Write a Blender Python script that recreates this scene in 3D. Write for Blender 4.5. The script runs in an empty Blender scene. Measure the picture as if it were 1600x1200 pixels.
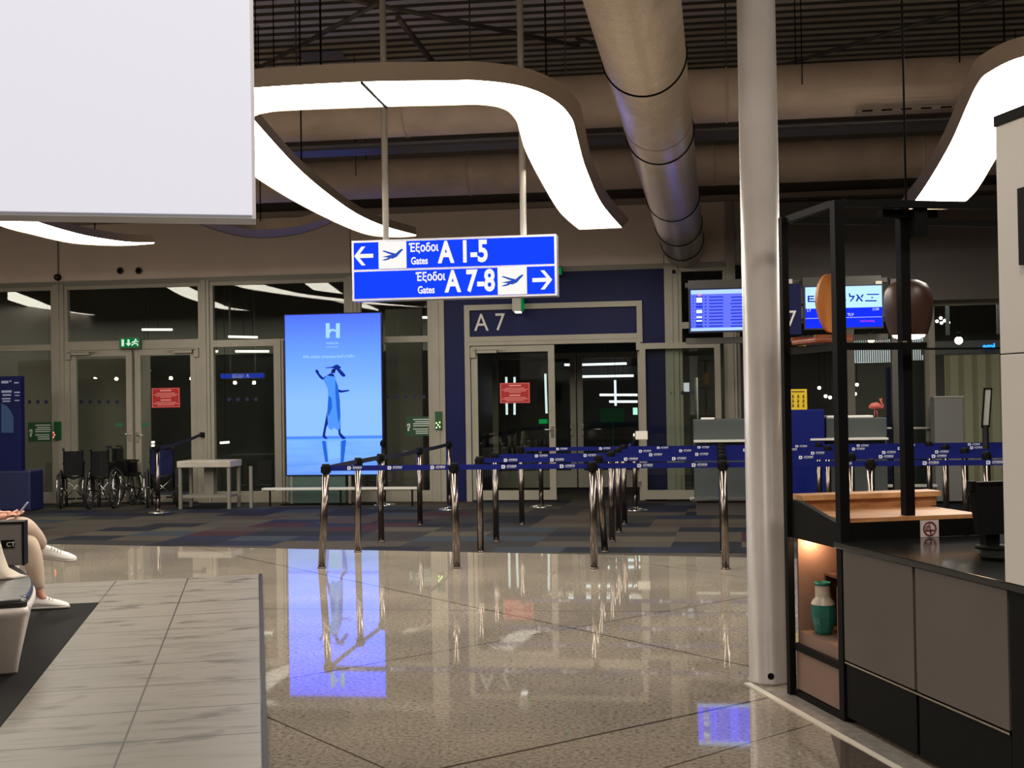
import bpy, bmesh, math, random
from mathutils import Vector, Matrix, Euler
random.seed(7)
C = bpy.context.scene.collection
sc = bpy.context.scene

# ------------------------------------------------------------------ camera, world, exposure
FPX, EYE = 1900.0, 1.58
YAW, PITCH, ROLL = math.radians(7.6), math.radians(.784), math.radians(-.92)
RM = Matrix.Rotation(YAW, 3, 'Z') @ Matrix.Rotation(math.pi/2+PITCH, 3, 'X') @ Matrix.Rotation(ROLL, 3, 'Z')
cam = bpy.data.cameras.new('camera'); cam.sensor_width = 36; cam.lens = FPX/1600*36; cam.clip_start = .05; cam.clip_end = 200
camo = bpy.data.objects.new('camera', cam); C.objects.link(camo)
camo.matrix_world = Matrix.Translation((0, 0, EYE)) @ RM.to_4x4()
sc.camera = camo
w = bpy.data.worlds.new('world'); sc.world = w; w.use_nodes = True
w.node_tree.nodes['Background'].inputs[0].default_value = (.9, .8, .7, 1)
w.node_tree.nodes['Background'].inputs[1].default_value = .02
sc.view_settings.view_transform = 'Standard'; sc.view_settings.look = 'None'
sc.view_settings.gamma = 1; sc.view_settings.exposure = 1.2; sc.view_settings.use_curve_mapping = False
ES = .435        # brightness of screens and lit signs against the room
RING = 8.0       # radiance of the ceiling light diffusers

# ------------------------------------------------------------------ pixel -> place helpers (1600x1200 frame)
EYEV = Vector((0, 0, EYE))
TH = math.radians(19.5)
EX = Vector((math.cos(TH), math.sin(TH), 0)); EY = Vector((-math.sin(TH), math.cos(TH), 0))
def ray(x, y): return RM @ Vector(((x-800)/FPX, -(y-600)/FPX, -1))
def W(x, y, Y): r = ray(x, y); return EYEV + r*(Y/r.y)
def G(x, y, z=0): r = ray(x, y); return EYEV + r*((z-EYE)/r.z)
def D(x, y, d): return EYEV + ray(x, y)*d
def L(a, b, z=0): v = EX*a + EY*b; v.z = z; return v            # slanted grid of the benches and the bar
def RL(x, y, lx=None, ly=None):
    r = ray(x, y); n, c = (EX, lx) if ly is None else (EY, ly)
    p = EYEV + r*((c - n.dot(EYEV))/n.dot(r)); return Vector((EX.dot(p), EY.dot(p), p.z))
F = 19.03        # plane of the glass front

# ------------------------------------------------------------------ materials
MATS = {}
def mat(name, col, rough=.5, metal=0, emit=None, es=0, noise=0, nscale=8, spec=None, bump=0, bscale=40, stretch=None):
    if name in MATS: return MATS[name]
    m = bpy.data.materials.new(name); m.use_nodes = True; nt = m.node_tree; b = nt.nodes['Principled BSDF']
    b.inputs['Base Color'].default_value = (*col, 1); b.inputs['Roughness'].default_value = rough; b.inputs['Metallic'].default_value = metal
    if spec is not None: b.inputs['Specular IOR Level'].default_value = spec
    if emit: b.inputs['Emission Color'].default_value = (*emit, 1); b.inputs['Emission Strength'].default_value = es
    if noise or bump:
        tc = nt.nodes.new('ShaderNodeTexCoord'); mp = nt.nodes.new('ShaderNodeMapping'); nt.links.new(tc.outputs['Object'], mp.inputs[0])
        if stretch: mp.inputs['Scale'].default_value = stretch
        if noise:
            n = nt.nodes.new('ShaderNodeTexNoise'); n.inputs['Scale'].default_value = nscale; n.inputs['Detail'].default_value = 5
            nt.links.new(mp.outputs[0], n.inputs[0])
            r = nt.nodes.new('ShaderNodeValToRGB'); r.color_ramp.elements[0].position = .3; r.color_ramp.elements[1].position = .7
            r.color_ramp.elements[0].color = (*[c*(1-noise) for c in col], 1); r.color_ramp.elements[1].color = (*[min(1, c*(1+noise)) for c in col], 1)
            nt.links.new(n.outputs[0], r.inputs[0]); nt.links.new(r.outputs[0], b.inputs['Base Color'])
        if bump:
            n2 = nt.nodes.new('ShaderNodeTexNoise'); n2.inputs['Scale'].default_value = bscale; nt.links.new(mp.outputs[0], n2.inputs[0])
            bp = nt.nodes.new('ShaderNodeBump'); bp.inputs['Strength'].default_value = bump; bp.inputs['Distance'].default_value = .01
            nt.links.new(n2.outputs[0], bp.inputs['Height']); nt.links.new(bp.outputs[0], b.inputs['Normal'])
    MATS[name] = m; return m
def emis(name, col, s):
    if name in MATS: return MATS[name]
    m = bpy.data.materials.new(name); m.use_nodes = True; nt = m.node_tree; nt.nodes.clear()
    e = nt.nodes.new('ShaderNodeEmission'); e.inputs[0].default_value = (*col, 1); e.inputs[1].default_value = s*(1 if name in ('ring_diffuser', 'fill_panel_lit', 'inner_fill_lit', 'inner_fill_lit2') else ES)
    o = nt.nodes.new('ShaderNodeOutputMaterial'); nt.links.new(e.outputs[0], o.inputs[0]); MATS[name] = m; return m
def glassmat(name, tint=(.9, .93, .9), rough=0, ior=1.5, boost=1.0):
    m = bpy.data.materials.new(name); m.use_nodes = True; nt = m.node_tree; nt.nodes.clear()
    t = nt.nodes.new('ShaderNodeBsdfTransparent'); t.inputs[0].default_value = (*tint, 1)
    g = nt.nodes.new('ShaderNodeBsdfGlossy'); g.inputs['Roughness'].default_value = rough; g.inputs[0].default_value = (1, 1, 1, 1)
    f = nt.nodes.new('ShaderNodeFresnel'); f.inputs[0].default_value = ior
    mu = nt.nodes.new('ShaderNodeMath'); mu.operation = 'MULTIPLY'; mu.inputs[1].default_value = boost; nt.links.new(f.outputs[0], mu.inputs[0])
    x = nt.nodes.new('ShaderNodeMixShader'); nt.links.new(mu.outputs[0], x.inputs[0]); nt.links.new(t.outputs[0], x.inputs[1]); nt.links.new(g.outputs[0], x.inputs[2])
    o = nt.nodes.new('ShaderNodeOutputMaterial'); nt.links.new(x.outputs[0], o.inputs[0]); MATS[name] = m; return m
GL = glassmat('pane_glass', boost=.55); GLT = glassmat('booth_glass', (.93, .93, .93), boost=.6)
ALU = mat('champagne_frame', (.30, .275, .225), .45, .2, noise=.06, nscale=3)
ALU2 = mat('dull_frame', (.20, .185, .155), .5, .2)
FASC = mat('fascia_paint', (.66, .555, .475), .7, noise=.06, nscale=1.2)
FASD = mat('shaded_fascia', (.115, .098, .09), .5, noise=.06, nscale=1.2)  # fascia right of the column, its shade put into the colour
NAVY = mat('navy_panel', (.003, .006, .060), .5, spec=.2)
BLUE = mat('blue_panel', (.002, .008, .13), .5, spec=.2)
BLACK = mat('black_metal', (.004, .0037, .0035), .6, spec=.1)
BLACKM = mat('black_matt', (.005, .0047, .0045), .8, spec=.08)
STEEL = mat('bronze_steel', (.19, .160, .142), .20, 1.0)
CHROME = mat('chrome', (.7, .68, .65), .18, 1.0)
WHITE = mat('white_paint', (.78, .75, .72), .45)
RUB = mat('rubber', (.015, .015, .016), .8)
COL = mat('column_paint', (.40, .365, .345), .33, noise=.07, nscale=5)
DUCT = mat('foil_duct', (.62, .51, .41), .30, .25, noise=.07, nscale=5, bump=.55, bscale=26)
DUCTB = mat('brown_duct', (.60, .47, .37), .6, .05, noise=.12, nscale=3, bump=.3, bscale=14)
LIT = emis('ring_diffuser', (1, .93, .80), RING)
GREEN = mat('green_plate', (.004, .06, .02), .5)
RED = mat('red_plate', (.42, .006, .010), .5)
PALE = mat('pale_print', (.55, .6, .55), .6)
PINKP = mat('pink_print', (.8, .3, .28), .6)
WOOD = None

def nodes_floor():
    m = bpy.data.materials.new('granite'); m.use_nodes = True; nt = m.node_tree; b = nt.nodes['Principled BSDF']; N = nt.nodes.new; K = nt.links.new
    tc = N('ShaderNodeTexCoord'); n1 = N('ShaderNodeTexNoise'); n1.inputs['Scale'].default_value = 42; n1.inputs['Detail'].default_value = 9; n1.inputs['Roughness'].default_value = .78; K(tc.outputs['Object'], n1.inputs[0])
    r = N('ShaderNodeValToRGB'); cr = r.color_ramp
    cr.elements[0].position = .36; cr.elements[0].color = (.05, .04, .033, 1)
    cr.elements[1].position = .41; cr.elements[1].color = (.16, .135, .11, 1)
    e = cr.elements.new(.50); e.color = (.26, .226, .186, 1); e = cr.elements.new(.62); e.color = (.35, .31, .26, 1)
    K(n1.outputs[0], r.inputs[0])
    n2 = N('ShaderNodeTexNoise'); n2.inputs['Scale'].default_value = .9; n2.inputs['Detail'].default_value = 3; K(tc.outputs['Object'], n2.inputs[0])
    r2 = N('ShaderNodeValToRGB'); r2.color_ramp.elements[0].position = .35; r2.color_ramp.elements[0].color = (.80, .80, .80, 1); r2.color_ramp.elements[1].position = .65; r2.color_ramp.elements[1].color = (1.1, 1.08, 1.05, 1); K(n2.outputs[0], r2.inputs[0])
    mx = N('ShaderNodeMixRGB'); mx.blend_type = 'MULTIPLY'; mx.inputs[0].default_value = 1; K(r.outputs[0], mx.inputs[1]); K(r2.outputs[0], mx.inputs[2])
    # slanted slab joints
    sep = N('ShaderNodeSeparateXYZ'); K(tc.outputs['Object'], sep.inputs[0])
    def M(op, a, bb=None):
        q = N('ShaderNodeMath'); q.operation = op
        for i, v in enumerate((a, bb)):
            if v is None: continue
            if isinstance(v, (int, float)): q.inputs[i].default_value = v
            else: K(v, q.inputs[i])
        return q.outputs[0]
    tot = None
    for nx, ny, c, w_ in ((-.672, .741, 4.523, 0.010), (.708, .706, 5.42, 0.008), (0, 1, 9.09, 0.006), (.705, .709, 2.76, 0.006), (-.734, .679, 3.62, 0.005), (.705, .709, 8.1, 0.006), (-.734, .679, 6.25, 0.006)):
        d = M('ABSOLUTE', M('SUBTRACT', M('ADD', M('MULTIPLY', sep.outputs[0], nx), M('MULTIPLY', sep.outputs[1], ny)), c))
        k = M('LESS_THAN', d, w_); tot = k if tot is None else M('MAXIMUM', tot, k)
    mj = N('ShaderNodeMixRGB'); K(tot, mj.inputs[0]); K(mx.outputs[0], mj.inputs[1]); mj.inputs[2].default_value = (.045, .036, .03, 1)
    K(mj.outputs[0], b.inputs['Base Color'])
    b.inputs['Roughness'].default_value = .03; b.inputs['IOR'].default_value = 1.62
    n3 = N('ShaderNodeTexNoise'); n3.inputs['Scale'].default_value = 1.5; K(tc.outputs['Object'], n3.inputs[0]); bp = N('ShaderNodeBump'); bp.inputs['Strength'].default_value = .02; bp.inputs['Distance'].default_value = .01
    K(n3.outputs[0], bp.inputs['Height']); K(bp.outputs[0], b.inputs['Normal'])
    return m
GRANITE = nodes_floor()
def nodes_carpet():
    m = bpy.data.materials.new('carpet_tiles'); m.use_nodes = True; nt = m.node_tree; b = nt.nodes['Principled BSDF']; N = nt.nodes.new; K = nt.links.new
    tc = N('ShaderNodeTexCoord'); mp = N('ShaderNodeMapping'); mp.inputs['Rotation'].default_value = (0, 0, math.radians(2)); mp.inputs['Scale'].default_value = (1/.74, 1/.5, 1); K(tc.outputs['Object'], mp.inputs[0])
    fl = N('ShaderNodeVectorMath'); fl.operation = 'FLOOR'; K(mp.outputs[0], fl.inputs[0])
    sp = N('ShaderNodeSeparateXYZ'); K(fl.outputs[0], sp.inputs[0]); rw = N('ShaderNodeTexWhiteNoise'); rw.noise_dimensions = '1D'; K(sp.outputs[1], rw.inputs['W'])
    # shift each row by a random half tile
    rd = N('ShaderNodeMath'); rd.operation = 'SNAP'; rd.inputs[1].default_value = .5; K(rw.outputs['Value'], rd.inputs[0])
    cb = N('ShaderNodeCombineXYZ'); K(rd.outputs[0], cb.inputs[0])
    ad = N('ShaderNodeVectorMath'); ad.operation = 'ADD'; K(mp.outputs[0], ad.inputs[0]); K(cb.outputs[0], ad.inputs[1])
    f2 = N('ShaderNodeVectorMath'); f2.operation = 'FLOOR'; K(ad.outputs[0], f2.inputs[0])
    sx = N('ShaderNodeSeparateXYZ'); K(f2.outputs[0], sx.inputs[0]); cc = N('ShaderNodeCombineXYZ'); K(sx.outputs[0], cc.inputs[0]); K(sx.outputs[1], cc.inputs[1])
    wn = N('ShaderNodeTexWhiteNoise'); wn.noise_dimensions = '3D'; K(cc.outputs[0], wn.inputs[0])
    r = N('ShaderNodeValToRGB'); r.color_ramp.interpolation = 'CONSTANT'
    cols = [(0, (.085, .074, .062)), (.22, (.045, .042, .042)), (.40, (.022, .024, .034)), (.56, (.10, .09, .068)), (.68, (.026, .030, .058)), (.78, (.075, .055, .05)), (.88, (.05, .062, .078)), (.95, (.062, .026, .033))]; cols = [(p_, tuple(v_*.5 for v_ in c_)) for p_, c_ in cols]
    r.color_ramp.elements[0].color = (*cols[0][1], 1); r.color_ramp.elements[1].position = cols[1][0]; r.color_ramp.elements[1].color = (*cols[1][1], 1)
    for p, c in cols[2:]: e = r.color_ramp.elements.new(p); e.color = (*c, 1)
    K(wn.outputs['Value'], r.inputs[0])
    ns = N('ShaderNodeTexNoise'); ns.inputs['Scale'].default_value = 90; K(tc.outputs['Object'], ns.inputs[0])
    mx = N('ShaderNodeMixRGB'); mx.blend_type = 'OVERLAY'; mx.inputs[0].default_value = .3; K(r.outputs[0], mx.inputs[1]); K(ns.outputs[0], mx.inputs[2])
    K(mx.outputs[0], b.inputs['Base Color']); b.inputs['Roughness'].default_value = .95; b.inputs['Specular IOR Level'].default_value = .1
    return m
CARPET = nodes_carpet()
def nodes_plank():
    m = bpy.data.materials.new('wood_look_tiles'); m.use_nodes = True; nt = m.node_tree; b = nt.nodes['Principled BSDF']; N = nt.nodes.new; K = nt.links.new
    tc = N('ShaderNodeTexCoord'); mp = N('ShaderNodeMapping'); mp.inputs['Scale'].default_value = (1.2, 9, 1); K(tc.outputs['Object'], mp.inputs[0])
    n = N('ShaderNodeTexNoise'); n.inputs['Scale'].default_value = 1.6; n.inputs['Detail'].default_value = 7; n.inputs['Roughness'].default_value = .6; K(mp.outputs[0], n.inputs[0])
    r = N('ShaderNodeValToRGB'); r.color_ramp.elements[0].position = .28; r.color_ramp.elements[0].color = (.085, .074, .062, 1); r.color_ramp.elements[1].position = .5; r.color_ramp.elements[1].color = (.165, .147, .125, 1); K(n.outputs[0], r.inputs[0])
    n2 = N('ShaderNodeTexNoise'); n2.inputs['Scale'].default_value = 2.4; n2.inputs['Detail'].default_value = 5; mp2 = N('ShaderNodeMapping'); mp2.inputs['Scale'].default_value = (1, 2.2, 1); K(tc.outputs['Object'], mp2.inputs[0]); K(mp2.outputs[0], n2.inputs[0])
    r2 = N('ShaderNodeValToRGB'); r2.color_ramp.elements[0].position = .34; r2.color_ramp.elements[0].color = (.42, .40, .37, 1); r2.color_ramp.elements[1].position = .43; r2.color_ramp.elements[1].color = (1, 1, 1, 1); K(n2.outputs[0], r2.inputs[0])
    mx = N('ShaderNodeMixRGB'); mx.blend_type = 'MULTIPLY'; mx.inputs[0].default_value = 1; K(r.outputs[0], mx.inputs[1]); K(r2.outputs[0], mx.inputs[2])
    sep = N('ShaderNodeSeparateXYZ'); K(tc.outputs['Object'], sep.inputs[0])
    def M(op, a, bb=None):
        q = N('ShaderNodeMath'); q.operation = op
        for i, v in enumerate((a, bb)):
            if v is None: continue
            if isinstance(v, (int, float)): q.inputs[i].default_value = v
            else: K(v, q.inputs[i])
        return q.outputs[0]
    # object x: 0 at the right edge, .633 tile width; object y along the strip
    jx = M('LESS_THAN', M('ABSOLUTE', M('SUBTRACT', M('FRACT', M('ADD', M('DIVIDE', sep.outputs[0], .633), 10.5)), .5)), .008)
    jy = M('LESS_THAN', M('ABSOLUTE', M('SUBTRACT', M('FRACT', M('DIVIDE', sep.outputs[1], .585)), .5)), .013)
    j = M('MAXIMUM', jx, jy)
    mj = N('ShaderNodeMixRGB'); K(j, mj.inputs[0]); K(mx.outputs[0], mj.inputs[1]); mj.inputs[2].default_value = (.018, .014, .012, 1)
    K(mj.outputs[0], b.inputs['Base Color']); b.inputs['Roughness'].default_value = .42; b.inputs['Specular IOR Level'].default_value = .35
    return m
PLANK = nodes_plank()
def nodes_wood(name, c0, c1, sc_=(1, 12, 12)):
    m = bpy.data.materials.new(name); m.use_nodes = True; nt = m.node_tree; b = nt.nodes['Principled BSDF']; N = nt.nodes.new; K = nt.links.new
    tc = N('ShaderNodeTexCoord'); mp = N('ShaderNodeMapping'); mp.inputs['Scale'].default_value = sc_; K(tc.outputs['Object'], mp.inputs[0])
    n = N('ShaderNodeTexNoise'); n.inputs['Scale'].default_value = 2.5; n.inputs['Detail'].default_value = 6; K(mp.outputs[0], n.inputs[0])
    r = N('ShaderNodeValToRGB'); r.color_ramp.elements[0].position = .3; r.color_ramp.elements[0].color = (*c0, 1); r.color_ramp.elements[1].position = .7; r.color_ramp.elements[1].color = (*c1, 1)
    K(n.outputs[0], r.inputs[0]); K(r.outputs[0], b.inputs['Base Color']); b.inputs['Roughness'].default_value = .45; MATS[name] = m; return m
WOOD = nodes_wood('oak', (.36, .15, .055), (.62, .32, .14))
WOODD = nodes_wood('dark_wood', (.035, .017, .012), (.08, .04, .025))

# ------------------------------------------------------------------ objects
def wm(o):
    m = o.matrix_basis.copy()
    return wm(o.parent) @ m if o.parent else m
def thing(name, label, cat, loc=(0, 0, 0), rz=0, group=None, kind=None):
    o = bpy.data.objects.new(name, None); C.objects.link(o); o.location = loc; o.rotation_euler = (0, 0, rz); o.empty_display_size = .1
    if kind: o['kind'] = kind
    if label: o['label'] = label
    if cat: o['category'] = cat
    if group: o['group'] = group
    return o
def link(name, me, m, parent=None, world=True, label=None):
    o = bpy.data.objects.new(name, me); C.objects.link(o)
    if m is not None:
        me.materials.clear(); me.materials.append(m)
    if parent:
        o.parent = parent
        if world: me.transform(wm(parent).inverted())
    if label: o['label'] = label
    return o
class MB:
    def __init__(s): s.b = bmesh.new()
    def box(s, a, b, M=None, bev=0):
        lo = [min(a[i], b[i]) for i in range(3)]; hi = [max(a[i], b[i]) for i in range(3)]
        t = bmesh.new() if bev else s.b
        vs = [t.verts.new((x, y, z)) for z in (lo[2], hi[2]) for y in (lo[1], hi[1]) for x in (lo[0], hi[0])]
        for f in ((0, 2, 3, 1), (4, 5, 7, 6), (0, 1, 5, 4), (2, 6, 7, 3), (0, 4, 6, 2), (1, 3, 7, 5)): t.faces.new([vs[i] for i in f])
        if bev:
            bmesh.ops.bevel(t, geom=list(t.edges), offset=bev, segments=2, affect='EDGES', profile=.6)
            vs = s.merge(t)
        if M is not None:
            for v in vs: v.co = M @ v.co
        return s
    def merge(s, t):
        mp = {v: s.b.verts.new(v.co) for v in t.verts}
        for f in t.faces:
            nf = s.b.faces.new([mp[v] for v in f.verts]); nf.smooth = f.smooth
        t.free(); return list(mp.values())
    def prism(s, pts, d):                     # planar polygon (list of Vectors) pushed by vector d
        a = [s.b.verts.new(p) for p in pts]; c = [s.b.verts.new(Vector(p)+Vector(d)) for p in pts]; n = len(pts)
        s.b.faces.new(a); s.b.faces.new(c[::-1])
        for i in range(n): s.b.faces.new((a[i], c[i], c[(i+1) % n], a[(i+1) % n]))
        return s
    def tube(s, pts, r, seg=10, cap=True, closed=False):
        pts = [Vector(p) for p in pts]; n = len(pts); rs = r if isinstance(r, (list, tuple)) else [r]*n; rings = []
        up = None
        for i, p in enumerate(pts):
            if closed: t = pts[(i+1) % n]-pts[i-1]
            else: t = pts[min(i+1, n-1)]-pts[max(i-1, 0)]
            t.normalize()
            if up is None:
                up = Vector((0, 0, 1)) if abs(t.z) < .9 else Vector((1, 0, 0))
            a = t.cross(up).normalized(); bb = a.cross(t).normalized(); up = bb
            rings.append([s.b.verts.new(p + (a*math.cos(q) + bb*math.sin(q))*rs[i]) for q in [2*math.pi*k/seg for k in range(seg)]])
        for i in range(n if closed else n-1):
            A, B = rings[i], rings[(i+1) % n]
            for k in range(seg):
                f = s.b.faces.new((A[k], A[(k+1) % seg], B[(k+1) % seg], B[k])); f.smooth = True
        if cap and not closed: s.b.faces.new(rings[0][::-1]); s.b.faces.new(rings[-1])
        return s
    def cyl(s, p, q, r, seg=20): return s.tube([p, q], r, seg)
    def lathe(s, prof, c=(0, 0, 0), seg=32, cap=True, M=None):
        c = Vector(c); rings = []
        for r, z in prof: rings.append([s.b.verts.new(c + Vector((r*math.cos(2*math.pi*k/seg), r*math.sin(2*math.pi*k/seg), z))) for k in range(seg)])
        for A, B in zip(rings, rings[1:]):
            for k in range(seg):
                f = s.b.faces.new((A[k], A[(k+1) % seg], B[(k+1) % seg], B[k])); f.smooth = True
        if cap: s.b.faces.new(rings[0][::-1]); s.b.faces.new(rings[-1])
        if M is not None:
            for R_ in rings:
                for v in R_: v.co = M @ v.co
        return s
    def torus(s, c, axis, R, r, seg=36, sub=8):
        c = Vector(c); ax = Vector(axis).normalized(); u = ax.orthogonal().normalized(); v = ax.cross(u)
        return s.tube([c + (u*math.cos(t) + v*math.sin(t))*R for t in [2*math.pi*i/seg for i in range(seg)]], r, sub, closed=True)
    def quad(s, a, b, c, d): s.b.faces.new([s.b.verts.new(p) for p in (a, b, c, d)]); return s
    def build(s, name, m, parent=None, label=None, world=True, kind=None, bevel=0):
        if bevel: bmesh.ops.bevel(s.b, geom=[e for e in s.b.edges], offset=bevel, segments=2, affect='EDGES', profile=.6)
        bmesh.ops.recalc_face_normals(s.b, faces=s.b.faces)
        me = bpy.data.meshes.new(name); s.b.to_mesh(me); s.b.free()
        o = link(name, me, m, parent, world, label)
        if kind: o['kind'] = kind
        return o
def tag(o, label, cat, group=None, kind=None):
    if label: o['label'] = label
    if cat: o['category'] = cat
    if group: o['group'] = group
    if kind: o['kind'] = kind
    return o
def struct(o, label=None, cat=None): o['kind'] = 'structure'; return tag(o, label, cat)
def text(s, h, m, origin, ux, uy, parent=None, name='lettering', ex=.002, align='LEFT', wscale=1.0, bold=0):
    """text whose capitals are h tall; origin = baseline start; ux reading direction, uy up"""
    cu = bpy.data.curves.new(name, 'FONT'); cu.body = s; cu.size = h/.70; cu.extrude = ex; cu.align_x = align; cu.offset = bold*h; cu.resolution_u = 3
    t = bpy.data.objects.new(name, cu); C.objects.link(t); dg = bpy.context.evaluated_depsgraph_get(); dg.update()
    me = bpy.data.meshes.new_from_object(t.evaluated_get(dg)); bpy.data.objects.remove(t)
    ux = Vector(ux).normalized(); uy = Vector(uy).normalized(); un = ux.cross(uy)
    M = Matrix((ux*wscale, uy, un)).transposed().to_4x4(); M.translation = Vector(origin); me.transform(M)
    return link(name, me, m, parent)
def copy_tree(o, parent=None):
    c = o.copy(); C.objects.link(c); c.parent = parent
    for ch in list(o.children):
        copy_tree(ch, c)
    return c
XU, ZU = Vector((1, 0, 0)), Vector((0, 0, 1))
def ftext(s, px, py, h_px, Y, m, parent, name='lettering', align='LEFT', wscale=1., bold=0):
    o = W(px, py, Y); h = (W(px, py-h_px, Y)-o).z
    return text(s, h, m, o, XU, ZU, parent, name, .003, align, wscale, bold)
def fbox(mb, x0, y0, x1, y1, Y, dep):
    """box whose front face, in plane Y, covers the pixel rectangle"""
    a = W(x0, (y0+y1)/2, Y).x; b = W(x1, (y0+y1)/2, Y).x; zt = W((x0+x1)/2, y0, Y).z; zb = W((x0+x1)/2, y1, Y).z
    mb.box((a, Y, zb), (b, Y+dep, zt)); return (a, b, zb, zt)
def FX(px, py=630, Y=F): return W(px, py, Y).x
def FZ(py, px=800, Y=F): return W(px, py, Y).z

# ================================================================== SETTING
XL, XR, YB = -19.0, 15.0, -12.0
# carpet edge line
e0, e1 = Vector((-7.28, 13.32, 0)), Vector((.67, 12.19, 0)); sl = (e1.y-e0.y)/(e1.x-e0.x)
def edgeY(x): return e0.y + (x-e0.x)*sl
o = MB().prism([Vector((XL, YB, 0)), Vector((XR, YB, 0)), Vector((XR, edgeY(XR), 0)), Vector((XL, edgeY(XL), 0))], (0, 0, -.1)).build('floor', GRANITE); struct(o)
o = MB().prism([Vector((XL, edgeY(XL), .001)), Vector((XR, edgeY(XR), .001)), Vector((XR, F+6, .001)), Vector((XL, F+6, .001))], (0, 0, -.1)).build('floor', CARPET); struct(o)
# ceiling: ribbed steel deck
ZC = 6.75
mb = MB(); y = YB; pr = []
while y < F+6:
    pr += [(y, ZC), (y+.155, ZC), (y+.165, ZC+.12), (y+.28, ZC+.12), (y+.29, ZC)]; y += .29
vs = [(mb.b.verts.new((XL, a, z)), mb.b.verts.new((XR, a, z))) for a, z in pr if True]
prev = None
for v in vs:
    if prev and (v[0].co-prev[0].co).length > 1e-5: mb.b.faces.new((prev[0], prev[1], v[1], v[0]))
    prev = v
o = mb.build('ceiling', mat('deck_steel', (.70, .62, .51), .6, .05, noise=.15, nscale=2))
o.data.materials.append(mat('deck_trough_shade', (.12, .105, .09), .9))  # second colour paints the shade between the ribs into the troughs
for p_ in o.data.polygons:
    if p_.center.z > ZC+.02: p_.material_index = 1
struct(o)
o = MB().box((XL-.2, YB-.2, 0), (XR+.2, YB, ZC+.2)).build('wall_back', mat('back_paint', (.30, .27, .24), .8)); struct(o)
o = MB().box((XL-.2, YB, 0), (XL, F+6, ZC+.2)).build('wall_left', mat('back_paint', (.3, .27, .24), .8)); struct(o)
o = MB().box((XR, YB, 0), (XR+.2, F+6, ZC+.2)).build('wall_right', mat('back_paint', (.3, .27, .24), .8)); struct(o)
# fascia above the glass front, in panels
ZH, ZT = 3.62, 2.585
xs = [XL, FX(92, 400), FX(548, 400), FX(1037, 400), FX(1158, 400)]
mb = MB()
for a, b in zip(xs, xs[1:]): mb.box((a+.006, F-.02, ZH+.05), (b-.006, F+.1, 4.62), bev=.004)
mb.box((XL, F+.02, ZH), (xs[-1], F+.1, 4.6))
struct(mb.build('wall_front', FASC))
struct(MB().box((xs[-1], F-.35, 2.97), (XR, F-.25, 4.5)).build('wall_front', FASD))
struct(MB().box((XL, F+.35, 4.3), (XR, F+.45, ZC+.1)).build('wall_front', mat('upper_wall', (.20, .17, .15), .8)))
struct(MB().box((XL, F-.16, 4.60), (XR, F+.4, 4.68)).build('trim_1', mat('ledge', (.26, .215, .18), .7)))
struct(MB().box((XL, F-.05, 4.95), (XR, F+.35, 5.1)).build('trim_2', mat('ledge', (.26, .215, .18), .7)))
# header rail and sill of the glass front
xe = FX(1150)
struct(MB().box((XL, F-.06, ZH-.03), (xe, F+.08, ZH+.05)).build('trim_3', ALU2))
mb = MB()
for a, b in ((XL, FX(108)), (FX(320), FX(697)), ): mb.box((a, F-.05, 0), (b, F+.06, .12))
struct(mb.build('trim_4', ALU))

# ---- glass front bays: every window = frame + pane(s)
def window(n, x0, x1, z0, z1, trans=None, fm=ALU, wdt=.055):
    t = thing('window_%d' % n, None, None, ((x0+x1)/2, F, z0), kind='structure')
    mb = MB()
    mb.box((x0, F-.05, z0), (x0+wdt, F+.05, z1)); mb.box((x1-wdt, F-.05, z0), (x1, F+.05, z1))
    mb.box((x0+wdt, F-.049, z0), (x1-wdt, F+.049, z0+wdt)); mb.box((x0+wdt, F-.049, z1-wdt), (x1-wdt, F+.049, z1))
    if trans is not None: mb.box((x0+wdt, F-.06, trans-.05), (x1-wdt, F+.06, trans+.05))
    mb.build('window_frame', fm, t)
    zs = [z0+wdt] + ([trans-.05, trans+.05] if trans is not None else []) + [z1-wdt]
    for k in range(0, len(zs), 2): MB().box((x0+wdt, F-.004, zs[k]), (x1-wdt, F+.004, zs[k+1])).build('glass_pane', GL, t)
    return t
def post(px0, px1, z1=ZH, front=.08, n=1, m=ALU, z0=0):
    a, b = FX(px0), FX(px1); mb = MB(); mb.box((a, F-front, z0), (b, F+.07, z1)); mb.box(((a+b)/2-.02, F-front-.02, z0), ((a+b)/2+.02, F-front, z1))
    struct(mb.build('trim_%d' % n, m))
post(88, 104, n=5); post(318, 331, n=6); post(435, 446, z1=ZT+.03, n=7); post(676, 697, n=8); post(1041, 1062, n=9); post(1138, 1152, z1=4.6, n=10)
window(1, XL, FX(-190), .12, ZH-.03, ZT); window(2, FX(-180), FX(88), .12, ZH-.03, ZT)
window(3, FX(104), FX(318), ZT+.03, ZH-.03)
window(4, FX(331), FX(546), ZT+.0, ZH-.03); window(5, FX(331), FX(435), .12, ZT); window(6, FX(446), FX(546), .12, ZT); window(12, FX(561), FX(676), .12, ZH-.03, ZT)
window(7, FX(1062), FX(1138), 0.05, ZH-.03, FZ(508, 1100))
post(-190, -180, n=11); post(546, 561, n=12)
# right-hand bays beyond the column
window(8, FX(1152), FX(1330), .05, 2.75, None, ALU2); window(9, FX(1330), FX(1452), .05, 2.75, None, ALU2)
struct(MB().box((FX(1152), F-.2, 2.75), (FX(1452), F+.05, 2.98)).build('trim_13', ALU2))
zr = FZ(474, 1500)
t = window(10, FX(1452), FX(1640), .05, zr+.06, None, ALU, .09)
struct(MB().box((FX(1452), F-.2, zr+.06), (XR, F+.05, 2.98)).build('trim_14', ALU2))
window(11, FX(1640), XR, .05, zr+.06, None, ALU, .09)

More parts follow.
